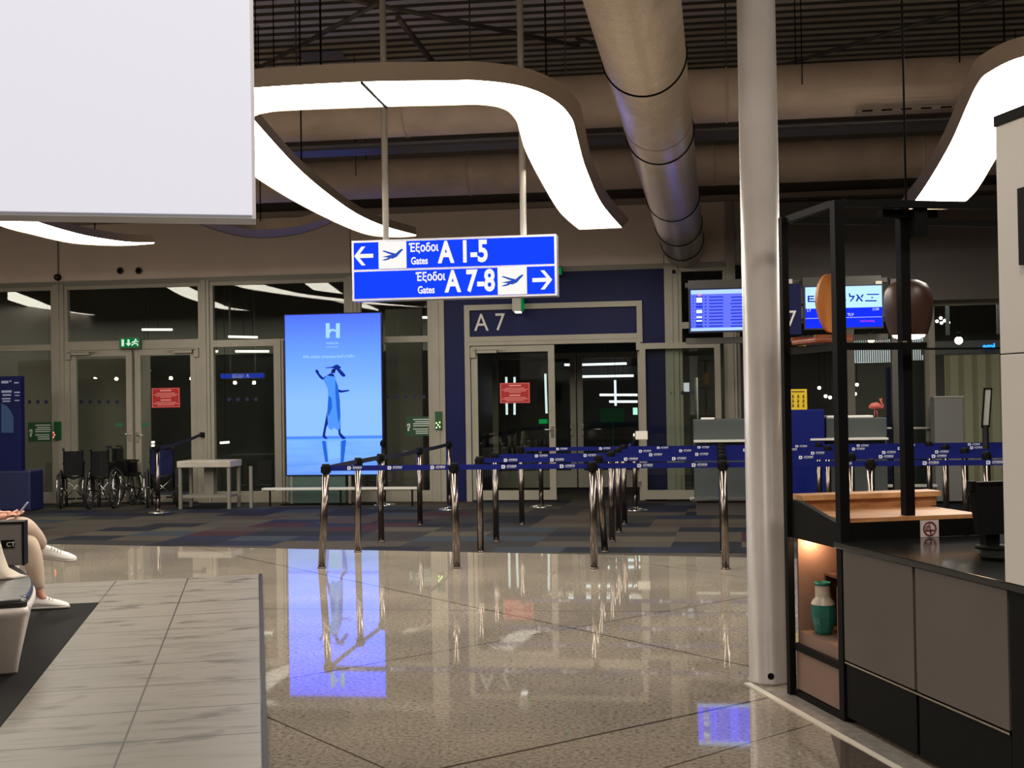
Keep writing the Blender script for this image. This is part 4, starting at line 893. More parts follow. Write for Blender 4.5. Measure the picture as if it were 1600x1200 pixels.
c = W(1106, 653, 16.55); tag(MB().box((c.x-.09, 16.58, gz), (c.x+.09, 16.75, gz+.025), bev=.006).build('document_tray', WHITE), 'small white tray lying on top of the left gate desk', 'tray')
t, gc, gd, gz2 = desk(1292, 1387, 653, 685, 16.2, 'grey gate desk with white ledge, seen through the black cage', 1266, 1388)
tag(MB().box((gc+.02, 16.3, gz2), (gd-.15, 16.6, gz2+.03), bev=.008).build('paper_pile', WHITE), 'white papers lying on the gate desk behind the cage', 'papers')
Y = 16.0; a, b = W(1230, 700, Y), W(1289, 700, Y); zt_ = W(1260, 640, Y).z
t = thing('blue_cabinet', 'saturated blue upright cabinet between the two gate desks', 'cabinet', ((a.x+b.x)/2, Y, 0))
MB().box((a.x, Y, .04), (b.x, Y+.45, zt_), bev=.01).build('cabinet_body', BLUE, t); MB().box((a.x+.02, Y+.02, 0), (b.x-.02, Y+.4, .04)).build('plinth', BLACKM, t)
YEL = mat('yellow_plate', (.72, .50, .01), .5)
t = thing('yellow_sign', 'yellow rules sign with small black pictograms standing on the blue cabinet', 'sign', W(1247, 640, Y))
mb = MB(); fbox(mb, 1233, 608, 1261, 640, Y+.02, .015); mb.build('sign_plate', YEL, t); mb = MB()
for i in range(3):
    for j in range(3):
        cx, cy = 1239+i*8.2, 619+j*7.2
        c = W(cx, cy, Y+.015); mb.cyl((c.x, Y+.015, c.z+.012), (c.x, Y+.019, c.z+.012), .009, 8); mb.box((c.x-.010, Y+.015, c.z-.022), (c.x+.010, Y+.019, c.z+.002))
fbox(mb, 1237, 611, 1257, 612.5, Y+.015, .004); mb.build('pictograms', mat('ink_sign', (.10, .05, .01), .6), t)
GAN = mat('gantry_dark', (.055, .052, .044), .5)
# displays row
Y = 16.3
def display(px0, py0, px1, py1, label, Y=Y):
    t = thing('flight_display', label, 'display', W((px0+px1)/2, py1, Y))
    mb = MB(); a = fbox(mb, px0-2, py0-2, px1+2, py1+2, Y, .10); h = mb.build('display_housing', mat('housing_navy', (.006, .01, .05), .35), t)
    mb = MB(); mb.box((a[0], Y+.10, a[3]-.02), (a[1], Y+.2, a[3]+.12)); mb.build('mount', GAN, t)
    return t
t = display(1078, 452, 1168, 517, 'blue flight list display left of the white column')
def P4(m, rects, name, par, Yp, dep=.002):
    mb = MB()
    for r in rects: fbox(mb, *r, Yp, dep)
    return mb.build(name, m, par)
scr = P4(emis('list_bg', (.14, .18, 2.4), 1.1), [(1079.5, 452.5, 1167, 516.5)], 'display_image', t, Y-.003)
P4(emis('list_pale', (.42, .62, 1), 1.2), [(1079.5, 452.5, 1167, 459)], 'header_band', scr, Y-.006)
P4(emis('list_pale', (.42, .62, 1), 1.2), [(1079.5, 512, 1167, 516.5)], 'footer_band', scr, Y-.006)
rw = []; wh_ = []; dk = []
for k in range(10):
    y = 463+k*5.05
    rw.append((1108, y, 1130, y+2)); rw.append((1143-random.random()*3, y, 1167, y+2)); dk.append((1087, y-.5, 1098, y+3)); dk.append((1101, y, 1104, y+2)); dk.append((1082, y, 1084, y+2))
for y, h in ((465, 8), (484, 5.5), (494, 3), (500, 2.5)): wh_.append((1088, y, 1097, y+h))
P4(emis('list_navy', (.02, .05, .55), 1), rw+dk, 'flight_rows', scr, Y-.006); P4(emis('list_white', (.75, .85, 1), 1.2), wh_, 'airline_logos', scr, Y-.009); P4(emis('list_pink', (.85, .25, .55), 1), [(1090, 460, 1096, 463)], 'alert_mark', scr, Y-.009)
# gate number panel
t = thing('gate_number_panel', 'navy panel reading A7 between the flight displays, half behind the column', 'sign', W(1235, 520, Y))
mb = MB(); fbox(mb, 1190, 444, 1252, 523, Y+.02, .08); p = mb.build('panel', NAVY, t); ftext('7', 1229, 509.5, 24.5, Y+.017, PR, p, wscale=.9); ftext('A', 1203, 509.5, 24.5, Y+.017, PR, p, wscale=.85)
for q in ((1229, 436, 1238, 443), (1368, 439, 1378, 445)):
    mb = MB(); fbox(mb, *q, Y+.03, .05); mb.build('lamp', mat('lamp_pale', (.6, .58, .5), .4), t)
t = thing('display_gantry', 'long grey metal gantry carrying the displays above the gate desks', 'gantry', W(1235, 530, Y+.25))
mb = MB(); a = W(1072, 520, Y).x; b = W(1392, 520, Y).x; z0 = W(1230, 526, Y).z; mb.box((a, Y+.2, z0-.06), (b, Y+.32, z0+.02)); mb.build('gantry_beam', GAN, t)
mb = MB(); z1 = W(1230, 438, Y).z; mb.box((a, Y+.2, z1-.04), (b, Y+.32, z1+.02)); mb.build('gantry_beam', GAN, t)
for px in (1186, 1398): x = W(px, 600, Y+.26).x; MB().box((x-.04, Y+.2, 0), (x+.04, Y+.32, z1)).build('gantry_post', GAN, t)
t = display(1258, 447, 1378, 512, 'display with Hebrew airline logo and TLV, seen through the black cage')
sc2 = P4(emis('el_blue', (.008, .03, 1.1), 1.1), [(1258.5, 447.5, 1378, 511.5)], 'display_image', t, Y-.003)
P4(emis('el_pale', (.50, .80, 1), 1.15), [(1258.5, 447.5, 1378, 481)], 'header_band', sc2, Y-.006)
EB = emis('el_ink', (.008, .03, .45), 1); EWt = emis('el_text', (.75, .82, 1), 1)
def poly(pxs, m, name, par, Yp):
    mb = MB()
    for q in pxs: mb.prism([W(x, y, Yp) for x, y in q], (0, .002, 0))
    mb.build(name, m, par)
poly([[(1262, 462), (1272, 462), (1272, 464), (1264.5, 464), (1264.5, 466), (1272, 466), (1272, 468), (1264.5, 468), (1264.5, 470), (1274, 470), (1274, 472), (1262, 472)], [(1277, 462), (1279.5, 462), (1279.5, 470), (1289, 470), (1289, 472), (1277, 472)]], EB, 'airline_logo', sc2, Y-.009)
poly([[(1311, 468), (1322, 468), (1322, 470), (1311, 470)], [(1326, 458), (1328, 458), (1329, 462), (1336, 462), (1334, 466), (1330, 471), (1327.5, 471), (1331.5, 466), (1332, 464), (1327, 464)],
      [(1337, 460), (1340, 460), (1349, 471), (1346, 471)], [(1347, 460), (1349.5, 460), (1347, 465.5), (1345, 464)], [(1340, 464), (1342, 466), (1339.5, 471), (1337, 471)],
      [(1355, 459), (1374, 459), (1373, 460.8), (1354.5, 460.8)], [(1352, 469), (1370, 469), (1369.5, 471), (1351.5, 471)], [(1361.5, 464), (1364, 464), (1364, 466), (1361.5, 466)]], EB, 'airline_logo', sc2, Y-.009)
ftext('LY', 1261, 487, 4, Y-.008, EWt, sc2); ftext('21:00', 1363, 485, 4, Y-.008, EWt, sc2, wscale=.8); ftext('TLV', 1324, 493.5, 4, Y-.008, EWt, sc2, bold=.02)
P4(EWt, [(1258.5, 496, 1378, 496.6)], 'divider', sc2, Y-.006); ftext('Final boarding', 1344, 503, 3, Y-.008, emis('el_red', (.8, .06, .35), 1), sc2, wscale=.9)

# ================================================================== BLACK CAGE AND BAR (slanted grid)
ML = Matrix.Rotation(TH, 4, 'Z')
def lb(mb, x0, y0, z0, x1, y1, z1, bev=0): mb.box((x0, y0, z0), (x1, y1, z1), ML, bev); return mb
X0 = 2.76
t = thing('display_cage', 'tall open black metal frame standing beside the white column', 'frame', L(X0, 6.0, 0))
lb(MB(), X0-.022, 6.0, 0, X0+.014, 6.04, 2.53).build('cage_post', BLACK, t)
for (x, y, z0, z1) in ((X0, 5.44, 0, 2.53), (3.16, 5.53, .96, 2.53), (4.02, 5.50, .87, 2.53)):
    lb(MB(), x, y, z0, x+.05, y+.05, z1).build('cage_post', BLACK, t)
mb = MB()
for z in (2.50, 1.80):
    h = .035
    lb(mb, X0, 5.49, z, X0+.035, 6.0, z+h); lb(mb, X0+.05, 5.44, z, 3.24 if z < 2 else 4.3, 5.475, z+h)
lb(mb, X0+.05, 6.01, 2.50, 4.3, 6.045, 2.535)
lb(mb, 3.24, 5.45, 1.798, 4.3, 5.465, 1.808)
mb.build('cross_bar', BLACK, t)
mb = MB(); lb(mb, 3.20, 5.46, 2.36, 3.27, 5.53, 2.50); lb(mb, 3.05, 5.50, 2.46, 3.35, 5.56, 2.50); mb.build('spot_bracket', BLACKM, t)
lb(MB(), X0+.05, 5.49, 1.835, 3.16, 6.0, 1.845).build('glass_shelf', GLT, t)
# wooden board and red tray on the cage shelf
ra, rb = RL(1268, 475, ly=5.8), RL(1314, 475, ly=5.8); zt_, zb_ = RL(1285, 428, ly=5.8).z, RL(1285, 520, ly=5.8).z
t = thing('wooden_board', 'orange-brown oval wooden board with slot, standing on the cage shelf behind the second post', 'board', L((ra.x+rb.x)/2, 5.8, 1.87))
W2 = (rb.x-ra.x)*.62; cx = ra.x+W2; cz = (zt_+zb_)/2; hz = (zt_-zb_)/2
pts = [];
for k in range(36):
    a = 2*math.pi*k/36; x = math.cos(a); z = math.sin(a); x = x*(1-.25*max(0, -z)**1.2) * (abs(x)**-.12 if abs(x) > .05 else 1); pts.append(L(cx+W2*x, 5.78+.05*x, cz+hz*z))
mb = MB(); mb.prism(pts, EY*.03); mb.build('board_body', nodes_wood('terracotta_wood', (.50, .16, .04), (.78, .32, .10), (6, 6, 1)), t)
mb = MB(); lb(mb, cx-.012+.03, 5.775, cz-.03, cx+.012+.03, 5.78, cz+.05); mb.build('slot', WOODD, t)
ta, tb = RL(1256, 531, ly=5.75), RL(1300, 531, ly=5.75)
t = thing('wooden_tray', 'flat reddish-brown wooden tray lying on the cage shelf under the oval board', 'tray', L((ta.x+tb.x)/2, 5.78, 1.845))
lb(MB(), ta.x, 5.62, 1.846, tb.x+.05, 5.90, 1.868, bev=.006).build('tray_base', nodes_wood('tray_red', (.22, .05, .02), (.42, .12, .05)), t)
mb = MB(); lb(mb, ta.x, 5.62, 1.868, tb.x+.05, 5.635, 1.885); lb(mb, ta.x, 5.885, 1.868, tb.x+.05, 5.90, 1.885); mb.build('tray_rim', nodes_wood('tray_red2', (.22, .05, .02), (.42, .12, .05)), t)
# pendant lamp
pc = RL(1419, 481, ly=6.35); ps_ = (RL(1453, 481, ly=6.35).x-RL(1385, 481, ly=6.35).x)/2
zt_, zb_ = RL(1419, 438, ly=6.35).z, RL(1419, 524, ly=6.35).z; hh_ = zt_-zb_
t = thing('pendant_lamp', 'dark brown egg-shaped pendant lamp glowing at its open underside', 'pendant lamp', L(pc.x, 6.35, zb_))
prof = [(ps_*q, zb_+hh_*z) for q, z in ((.74, 0), (.84, .12), (.94, .28), (1.0, .48), (.99, .66), (.91, .82), (.74, .93), (.42, .99), (.03, 1))]
mb = MB(); mb.lathe(prof, (L(pc.x, 6.35).x, L(pc.x, 6.35).y, 0), 40, cap=False); mb.lathe([(r*.96, z+.002) for r, z in prof], (L(pc.x, 6.35).x, L(pc.x, 6.35).y, 0), 40, cap=False)
mb.build('lamp_shade', mat('shade_brown', (.05, .022, .015), .4), t)
MB().cyl(L(pc.x, 6.35, zt_-.01), L(pc.x, 6.35, ZC), .006, 8).build('cord', BLACK, t)
mb = MB(); mb.lathe([(.02, zb_+.05), (ps_*.60, zb_+.03), (ps_*.68, zb_+.008), (ps_*.62, zb_-.010), (ps_*.4, zb_-.020), (.01, zb_-.024)], (L(pc.x, 6.35).x, L(pc.x, 6.35).y, 0), 24); mb.build('bulb', emis('warm_bulb', (1, .72, .45), 14), t)
# bar counter
GREY = mat('bar_grey', (.085, .07, .063), .45, noise=.07, nscale=3)
t = thing('bar_counter', 'long black bar counter with two grey front panels running toward the lower right', 'counter', L(X0+.3, 4.8, 0))
lb(MB(), X0+.025, 4.0, .02, 3.45, 5.44, .835).build('cabinet_body', BLACKM, t)
for a, b in ((5.425, 4.79), (4.77, 4.115)):
    lb(MB(), X0, b, .305, X0+.025, a, .835, bev=.003).build('front_panel', GREY, t)
    lb(MB(), X0+.008, b, .03, X0+.026, a, .285, bev=.003).build('kick_panel', BLACK, t)
lb(MB(), X0, 4.0, 0, X0+.03, 4.10, .84).build('corner_pillar', BLACK, t)
lb(MB(), X0, 4.115, .290, X0+.02, 5.425, .298).build('panel_trim', CHROME, t)
lb(MB(), X0-.01, 3.0, .838, 4.6, 5.50, .868, bev=.004).build('worktop', mat('worktop_black', (.012, .012, .012), .12), t)
lb(MB(), X0+.1, 3.0, 0, 3.45, 3.99, .835).build('cabinet_body', BLACKM, t); lb(MB(), X0+.09, 3.5, .5, X0+.10, 3.97, .8).build('wood_niche', WOOD, t)
# shelf unit between the two cage posts
BRN = mat('niche_brown', (.20, .12, .09), .5, noise=.07, nscale=4)
t = thing('shelf_unit', 'black-framed open shelf unit with lit brown niche at the end of the bar', 'shelf', L(X0+.2, 5.75, 0))
mb = MB(); lb(mb, X0+.03, 5.49, .03, X0+.36, 5.505, .84); lb(mb, X0+.03, 5.985, .03, X0+.36, 6.0, .84); lb(mb, X0+.36, 5.49, .03, X0+.38, 6.0, .84); mb.build('niche_lining', BRN, t)
lb(MB(), X0+.025, 5.51, .28, X0+.36, 5.98, .345).build('niche_floor', BRN, t)
lb(MB(), X0+.012, 5.50, .04, X0+.03, 5.99, .245, bev=.003).build('lower_panel', BRN, t)
mb = MB(); lb(mb, X0, 5.49, .245, X0+.36, 6.0, .28); mb.build('shelf_board', BLACK, t); lb(MB(), X0, 5.49, 0, X0+.05, 6.0, .035).build('plinth', BLACK, t); lb(MB(), X0, 5.49, .835, X0+.4, 6.0, .95).build('top_board', BLACK, t)
mb = MB(); mb.prism([L(X0, 5.44, .95), L(X0, 6.05, .95), L(X0, 6.05, 1.03), L(X0, 5.9, 1.03)], EX*.03); mb.build('end_cheek', BLACK, t)
lp = L(X0+.10, 5.93, .825)
MB().cyl(lp, lp+Vector((0, 0, .009)), .018, 14).build('niche_spot', emis('spot_lens', (1, .62, .36), 420), t)
# niche contents
t = thing('storage_box', 'dark brown open wooden box standing on the niche floor behind the vase', 'box', L(X0+.25, 5.72, .345))
mb = MB(); x0, x1, y0, y1, z0, z1 = X0+.17, X0+.34, 5.53, min(5.975, RL(1251, 940, lx=X0+.17).y), .346, .645; q = .014
lb(mb, x0, y0, z0, x1, y0+q, z1); lb(mb, x0, y1-q, z0, x1, y1, z1); lb(mb, x0, y0+q, z0, x1, y1-q, z0+q); lb(mb, x0, y0+q, z1-q, x1, y1-q, z1); lb(mb, x1-q, y0+q, z0+q, x1, y1-q, z1-q); mb.build('box_body', WOODD, t)
vq = RL(1286, 950, lx=X0+.10); v = L(X0+.10, vq.y); t = thing('vase', 'teal glazed faceted vase with pale cream neck in the lit niche', 'vase', (v.x, v.y, .345))
TEAL = mat('teal_glaze', (.012, .13, .105), .2, noise=.25, nscale=12); CRM = mat('cream_glaze', (.45, .40, .33), .35, noise=.15, nscale=30)
k = .27; mb = MB(); segs = 16
def fac(pr, m, nm, par, seg=16):
    mb = MB(); rings = []
    for r, z in pr: rings.append([mb.b.verts.new(Vector((v.x, v.y, .346)) + Vector((r*k*math.cos(2*math.pi*j/seg)*(1 if j % 2 else .955), r*k*math.sin(2*math.pi*j/seg)*(1 if j % 2 else .955), z*k))) for j in range(seg)])
    for A, B in zip(rings, rings[1:]):
        for j in range(seg): mb.b.faces.new((A[j], A[(j+1) % seg], B[(j+1) % seg], B[j]))
    return mb.build(nm, m, par)
fac([(.001, 0), (.13, 0), (.17, .06), (.215, .20), (.235, .34), (.235, .36), (.232, .50), (.225, .58)], TEAL, 'vase_body', t)
mb = MB(); P_ = [(.225, .575), (.20, .64), (.15, .70), (.145, .74), (.145, .93)]; mb.lathe([(r*k, z*k+.346) for r, z in P_], (v.x, v.y, 0), 32, cap=False); mb.build('vase_neck', CRM, t)
mb = MB(); mb.lathe([(r*k, z*k+.346) for r, z in [(.145, .93), (.155, .94), (.165, .97), (.155, 1.0), (.135, .99), (.125, .93), (.12, .6)]], (v.x, v.y, 0), 32, cap=False); mb.build('vase_rim', TEAL, t)
t = thing('book', 'thin upright book with cream pages at the right side of the lit niche', 'book', L(X0+.08, 5.54, .345))
lb(MB(), X0+.03, 5.528, .348, X0+.17, 5.548, .632).build('pages', mat('pages', (.62, .50, .38), .7), t)
mb = MB(); lb(mb, X0+.03, 5.522, .346, X0+.175, 5.527, .636); lb(mb, X0+.03, 5.549, .346, X0+.175, 5.554, .636); mb.build('book_cover', mat('cover', (.35, .18, .09), .6), t)
# upstand and wooden ledge behind the worktop
t = thing('wooden_ledge', 'long orange oak ledge behind the bar, seen through the black cage', 'ledge', L(3.3, 5.75, .95))
lb(MB(), X0+.03, 5.50, .869, 3.58, 5.53, .955).build('black_upstand', BLACK, t)
lb(MB(), X0+.05, 5.50, .955, 3.555, 6.0, .975).build('ledge_board', WOOD, t)
mb = MB(); lb(mb, X0+.05, 5.985, .975, 3.60, 6.0, 1.026); mb.build('ledge_back', nodes_wood('oak2', (.30, .12, .045), (.50, .24, .10)), t)
lb(MB(), X0+.05, 5.965, 1.026, 3.62, 6.10, 1.056, bev=.004).build('ledge_lip', nodes_wood('oak_light', (.50, .24, .10), (.72, .42, .20)), t)
mb = MB(); lb(mb, X0+.42, 5.9, 0, 3.55, 5.98, .955); mb.build('ledge_support', BLACKM, t)
# no smoking sign
t = thing('no_smoking_sign', 'small square no-smoking sign with dark red ring on the black upstand', 'sign', L(3.27, 5.49, .869))
Yl = 5.497; zc0, zc1 = .8695, .953; x0, x1 = 3.215, 3.315
lb(MB(), x0, Yl-.004, zc0, x1, Yl, zc1).build('sign_plate', mat('plate_pinkwhite', (.62, .52, .49), .5), t)
DR = mat('dark_red', (.16, .012, .018), .5); cc = L((x0+x1)/2, Yl-.006, (zc0+zc1)/2)
mb = MB(); mb.torus(cc, EY, .033, .0035, 32, 6)
mb.tube([cc+EX*-.003+Vector((0, 0, .033)), cc+EX*.006+Vector((0, 0, -.033))], .003, 6); mb.build('red_ring', DR, t)
mb = MB(); mb.tube([cc+EX*-.02+Vector((0, 0, -.008)), cc+EX*.024+Vector((0, 0, -.008))], .0035, 6); mb.tube([cc+EX*-.022+Vector((0, 0, -.014)), cc+EX*-.02+Vector((0, 0, .012)), cc+EX*-.008+Vector((0, 0, .016)), cc+EX*-.012+Vector((0, 0, -.004))], .0025, 6); mb.build('cigarette_symbol', DR, t)
# till monitor
ma, mb_ = RL(1519, 757, ly=5.05), RL(1578, 832, ly=5.05)
t = thing('till_monitor', 'black till monitor on a stand on the worktop, beside the white side panel', 'monitor', L((ma.x+mb_.x)/2, 5.05, .868))
mb = MB(); mb.prism([L(ma.x, 5.05, ma.z), L(mb_.x+.12, 5.05, ma.z), L(mb_.x+.12, 5.0, mb_.z), L(ma.x+.0, 5.0, mb_.z)], EY*.035); mb.build('monitor_case', BLACKM, t)
mb = MB(); lb(mb, ma.x-.012, 5.04, ma.z-.03, ma.x+.012, 5.08, ma.z+.015); lb(mb, ma.x+.03, 5.045, ma.z-.005, mb_.x+.1, 5.09, ma.z+.01); mb.build('monitor_hinge', BLACK, t)
xm = RL(1544, 840, ly=5.05).x
lb(MB(), xm-.03, 5.02, .875, xm+.04, 5.07, mb_.z+.02).build('stand_neck', BLACK, t)
MB().lathe([(.09, .869), (.09, .878), (.03, .884)], L(xm+.02, 5.02), 32).build('stand_foot', BLACK, t)
c = L(RL(1552, 876, ly=4.7).x+.02, 4.68); t = thing('serving_tray', 'round black tray lying on the worktop in front of the till monitor', 'tray', (c.x, c.y, .868))
MB().lathe([(.001, .869), (.075, .869), (.09, .885), (.087, .885), (.073, .873), (.001, .873)], c, 32).build('tray_dish', BLACKM, t)
# white side panel standing on the worktop
t = thing('side_panel', 'tall white side panel with black top edge at the right edge of the photo', 'panel', L(X0+.03, 3.6, .868))
WP = mat('panel_white', (.56, .525, .49), .45)
lb(MB(), X0-.012, 3.0, .869, X0+.04, 4.105, 1.722, bev=.003).build('panel_board', WP, t); lb(MB(), X0-.012, 3.0, 1.727, X0+.04, 4.105, 2.585, bev=.003).build('panel_board', WP, t)
lb(MB(), X0-.016, 3.0, 2.585, X0+.06, 4.11, 2.625).build('top_edge', BLACK, t)
ra = RL(1596, 295, lx=X0-.012); rb = RL(1596, 415, lx=X0-.012)
lb(MB(), X0-.03, 3.1, rb.z, X0-.013, ra.y, ra.z).build('menu_screen', BLACK, t)
lb(MB(), X0+.03, 3.99, .869, X0+.34, 4.01, 1.6).build('back_plate', BLACKM, t)

# ================================================================== BENCH, BAG, PERSON (lower left)
def loft(layers, closed=True):
    mb = MB(); R_ = [[mb.b.verts.new(p) for p in lay] for lay in layers]; n = len(R_[0])
    for A, B in zip(R_, R_[1:]):
        for k in range(n): f = mb.b.faces.new((A[k], A[(k+1) % n], B[(k+1) % n], B[k])); f.smooth = True
    mb.b.faces.new(R_[0][::-1]); mb.b.faces.new(R_[-1]); return mb
fp = [(-1.345, 7.86), (-1.42, 8.4), (-1.58, 9.0), (-1.73, 9.45), (-1.87, 10.2), (-1.93, 10.75), (-2.1, 10.95), (-3.4, 10.95), (-3.6, 10.7), (-3.6, 7.75), (-3.4, 7.52), (-1.50, 7.50), (-1.36, 7.62)]
def smooth_fp(P, n=4):
    m = len(P); out = []
    for i in range(m):
        p0, p1, p2, p3 = [Vector((*P[(i+k) % m], 0)) for k in (-1, 0, 1, 2)]
        for k in range(n):
            t = k/n; out.append(.5*((2*p1)+(p2-p0)*t+(2*p0-5*p1+4*p2-p3)*t*t+(3*p1-p0-3*p2+p3)*t**3))
    return out
fps = smooth_fp(fp); cen = sum(fps, Vector())/len(fps)
def lay(ins, z): return [L(*(p - (p-cen).normalized()*ins).xy, z) for p in fps]
t = thing('airport_bench', 'white moulded bench with black leather cushion at the lower left corner', 'bench', L(-2.4, 9.0, 0))
loft([lay(.20, .008), lay(.19, .02), lay(.03, .36), lay(.0, .385), lay(.0, .405), lay(.02, .42)]).build('bench_shell', mat('bench_white', (.86, .78, .74), .35), t)
loft([lay(.035, .42), lay(.025, .43), lay(.025, .452), lay(.05, .468)]).build('seat_cushion', mat('leather', (.018, .018, .017), .32, bump=.4, bscale=9), t)
# grey case
ra, rb = RL(37, 815, ly=9.15), RL(38, 882, ly=9.15)
t = thing('hard_case', 'upright grey case with black edging and a small label, on the bench cushion', 'case', L(rb.x-.3, 9.2, .468))
z1 = ra.z; z0 = .469
lb(MB(), rb.x-.60, 9.16, z0, rb.x-.012, 9.30, z1-.012, bev=.01).build('case_shell', mat('case_grey2', (.16, .15, .145), .5), t)
mb = MB(); lb(mb, rb.x-.014, 9.150, z0, rb.x, 9.30, z1); lb(mb, rb.x-.61, 9.150, z1-.014, rb.x-.014, 9.30, z1); mb.build('edging', BLACK, t)
la, lb2 = RL(9, 844, ly=9.15), RL(22, 856, ly=9.15)
lbl = lb(MB(), la.x-.03, 9.148, lb2.z, lb2.x, 9.158, la.z).build('label_patch', BLACK, t)
text('CT', (la.z-lb2.z)*.55, PR, L(la.x+.004, 9.146, lb2.z+(la.z-lb2.z)*.2), EX, ZU, lbl)
# cream tote
def bag():
    y0 = 8.55; t = thing('tote_bag', 'slumped cream cloth bag with brown leather handle on the bench cushion', 'bag', L(-1.95, y0, .468))
    prof = [(-1.79, .470, .46, .13), (-1.835, .485, .44, .14), (-1.90, .53, .38, .13), (-1.93, .60, .34, .11), (-1.95, .68, .31, .08), (-1.965, .74, .30, .05), (-1.97, .765, .30, .03)]
    o_ = RL(42, 906, ly=y0).x + 1.79
    lays = []
    for xr, z, w_, d_ in prof:
        cx = xr+o_-w_/2; lays.append([L(cx + w_/2*math.copysign(abs(math.cos(a))**.7, math.cos(a))*(1+.03*math.sin(5*a+z*30)), y0 + d_*math.sin(a)*(1+.06*math.sin(7*a)), z) for a in [2*math.pi*k/40 for k in range(40)]])
    loft(lays).build('bag_body', mat('cream_cloth', (.62, .55, .46), .85, bump=.3, bscale=14), t)
    cx = -1.965+o_-.15
    mb = MB(); mb.tube([L(cx+.11*math.cos(a), y0, .755+.13*math.sin(a)) for a in [math.pi*k/14 for k in range(15)]], .014, 8); mb.build('handle', mat('tan_leather', (.20, .075, .03), .5), t)
bag()
# person
def skin(name, nodes, edges, m, parent, sub=2, extra=None):
    me = bpy.data.meshes.new(name); ks = list(nodes); me.from_pydata([nodes[k][0] for k in ks], [(ks.index(a), ks.index(b)) for a, b in edges], [])
    o = bpy.data.objects.new(name, me); C.objects.link(o)
    md = o.modifiers.new('s', 'SKIN'); md.use_smooth_shade = True
    sv = me.skin_vertices[0].data
    for i, k in enumerate(ks):
        r = nodes[k][1]; sv[i].radius = (r, r) if not isinstance(r, tuple) else r; sv[i].use_root = (i == 0)
    ss = o.modifiers.new('u', 'SUBSURF'); ss.levels = sub; ss.render_levels = sub
    dg = bpy.context.evaluated_depsgraph_get(); dg.update()
    m2 = bpy.data.meshes.new_from_object(o.evaluated_get(dg)); bpy.data.objects.remove(o)
    if extra:
        b = bmesh.new(); b.from_mesh(m2); extra(b); b.to_mesh(m2); b.free()
    for p in m2.polygons: p.use_smooth = True
    return link(name, m2, m, parent)
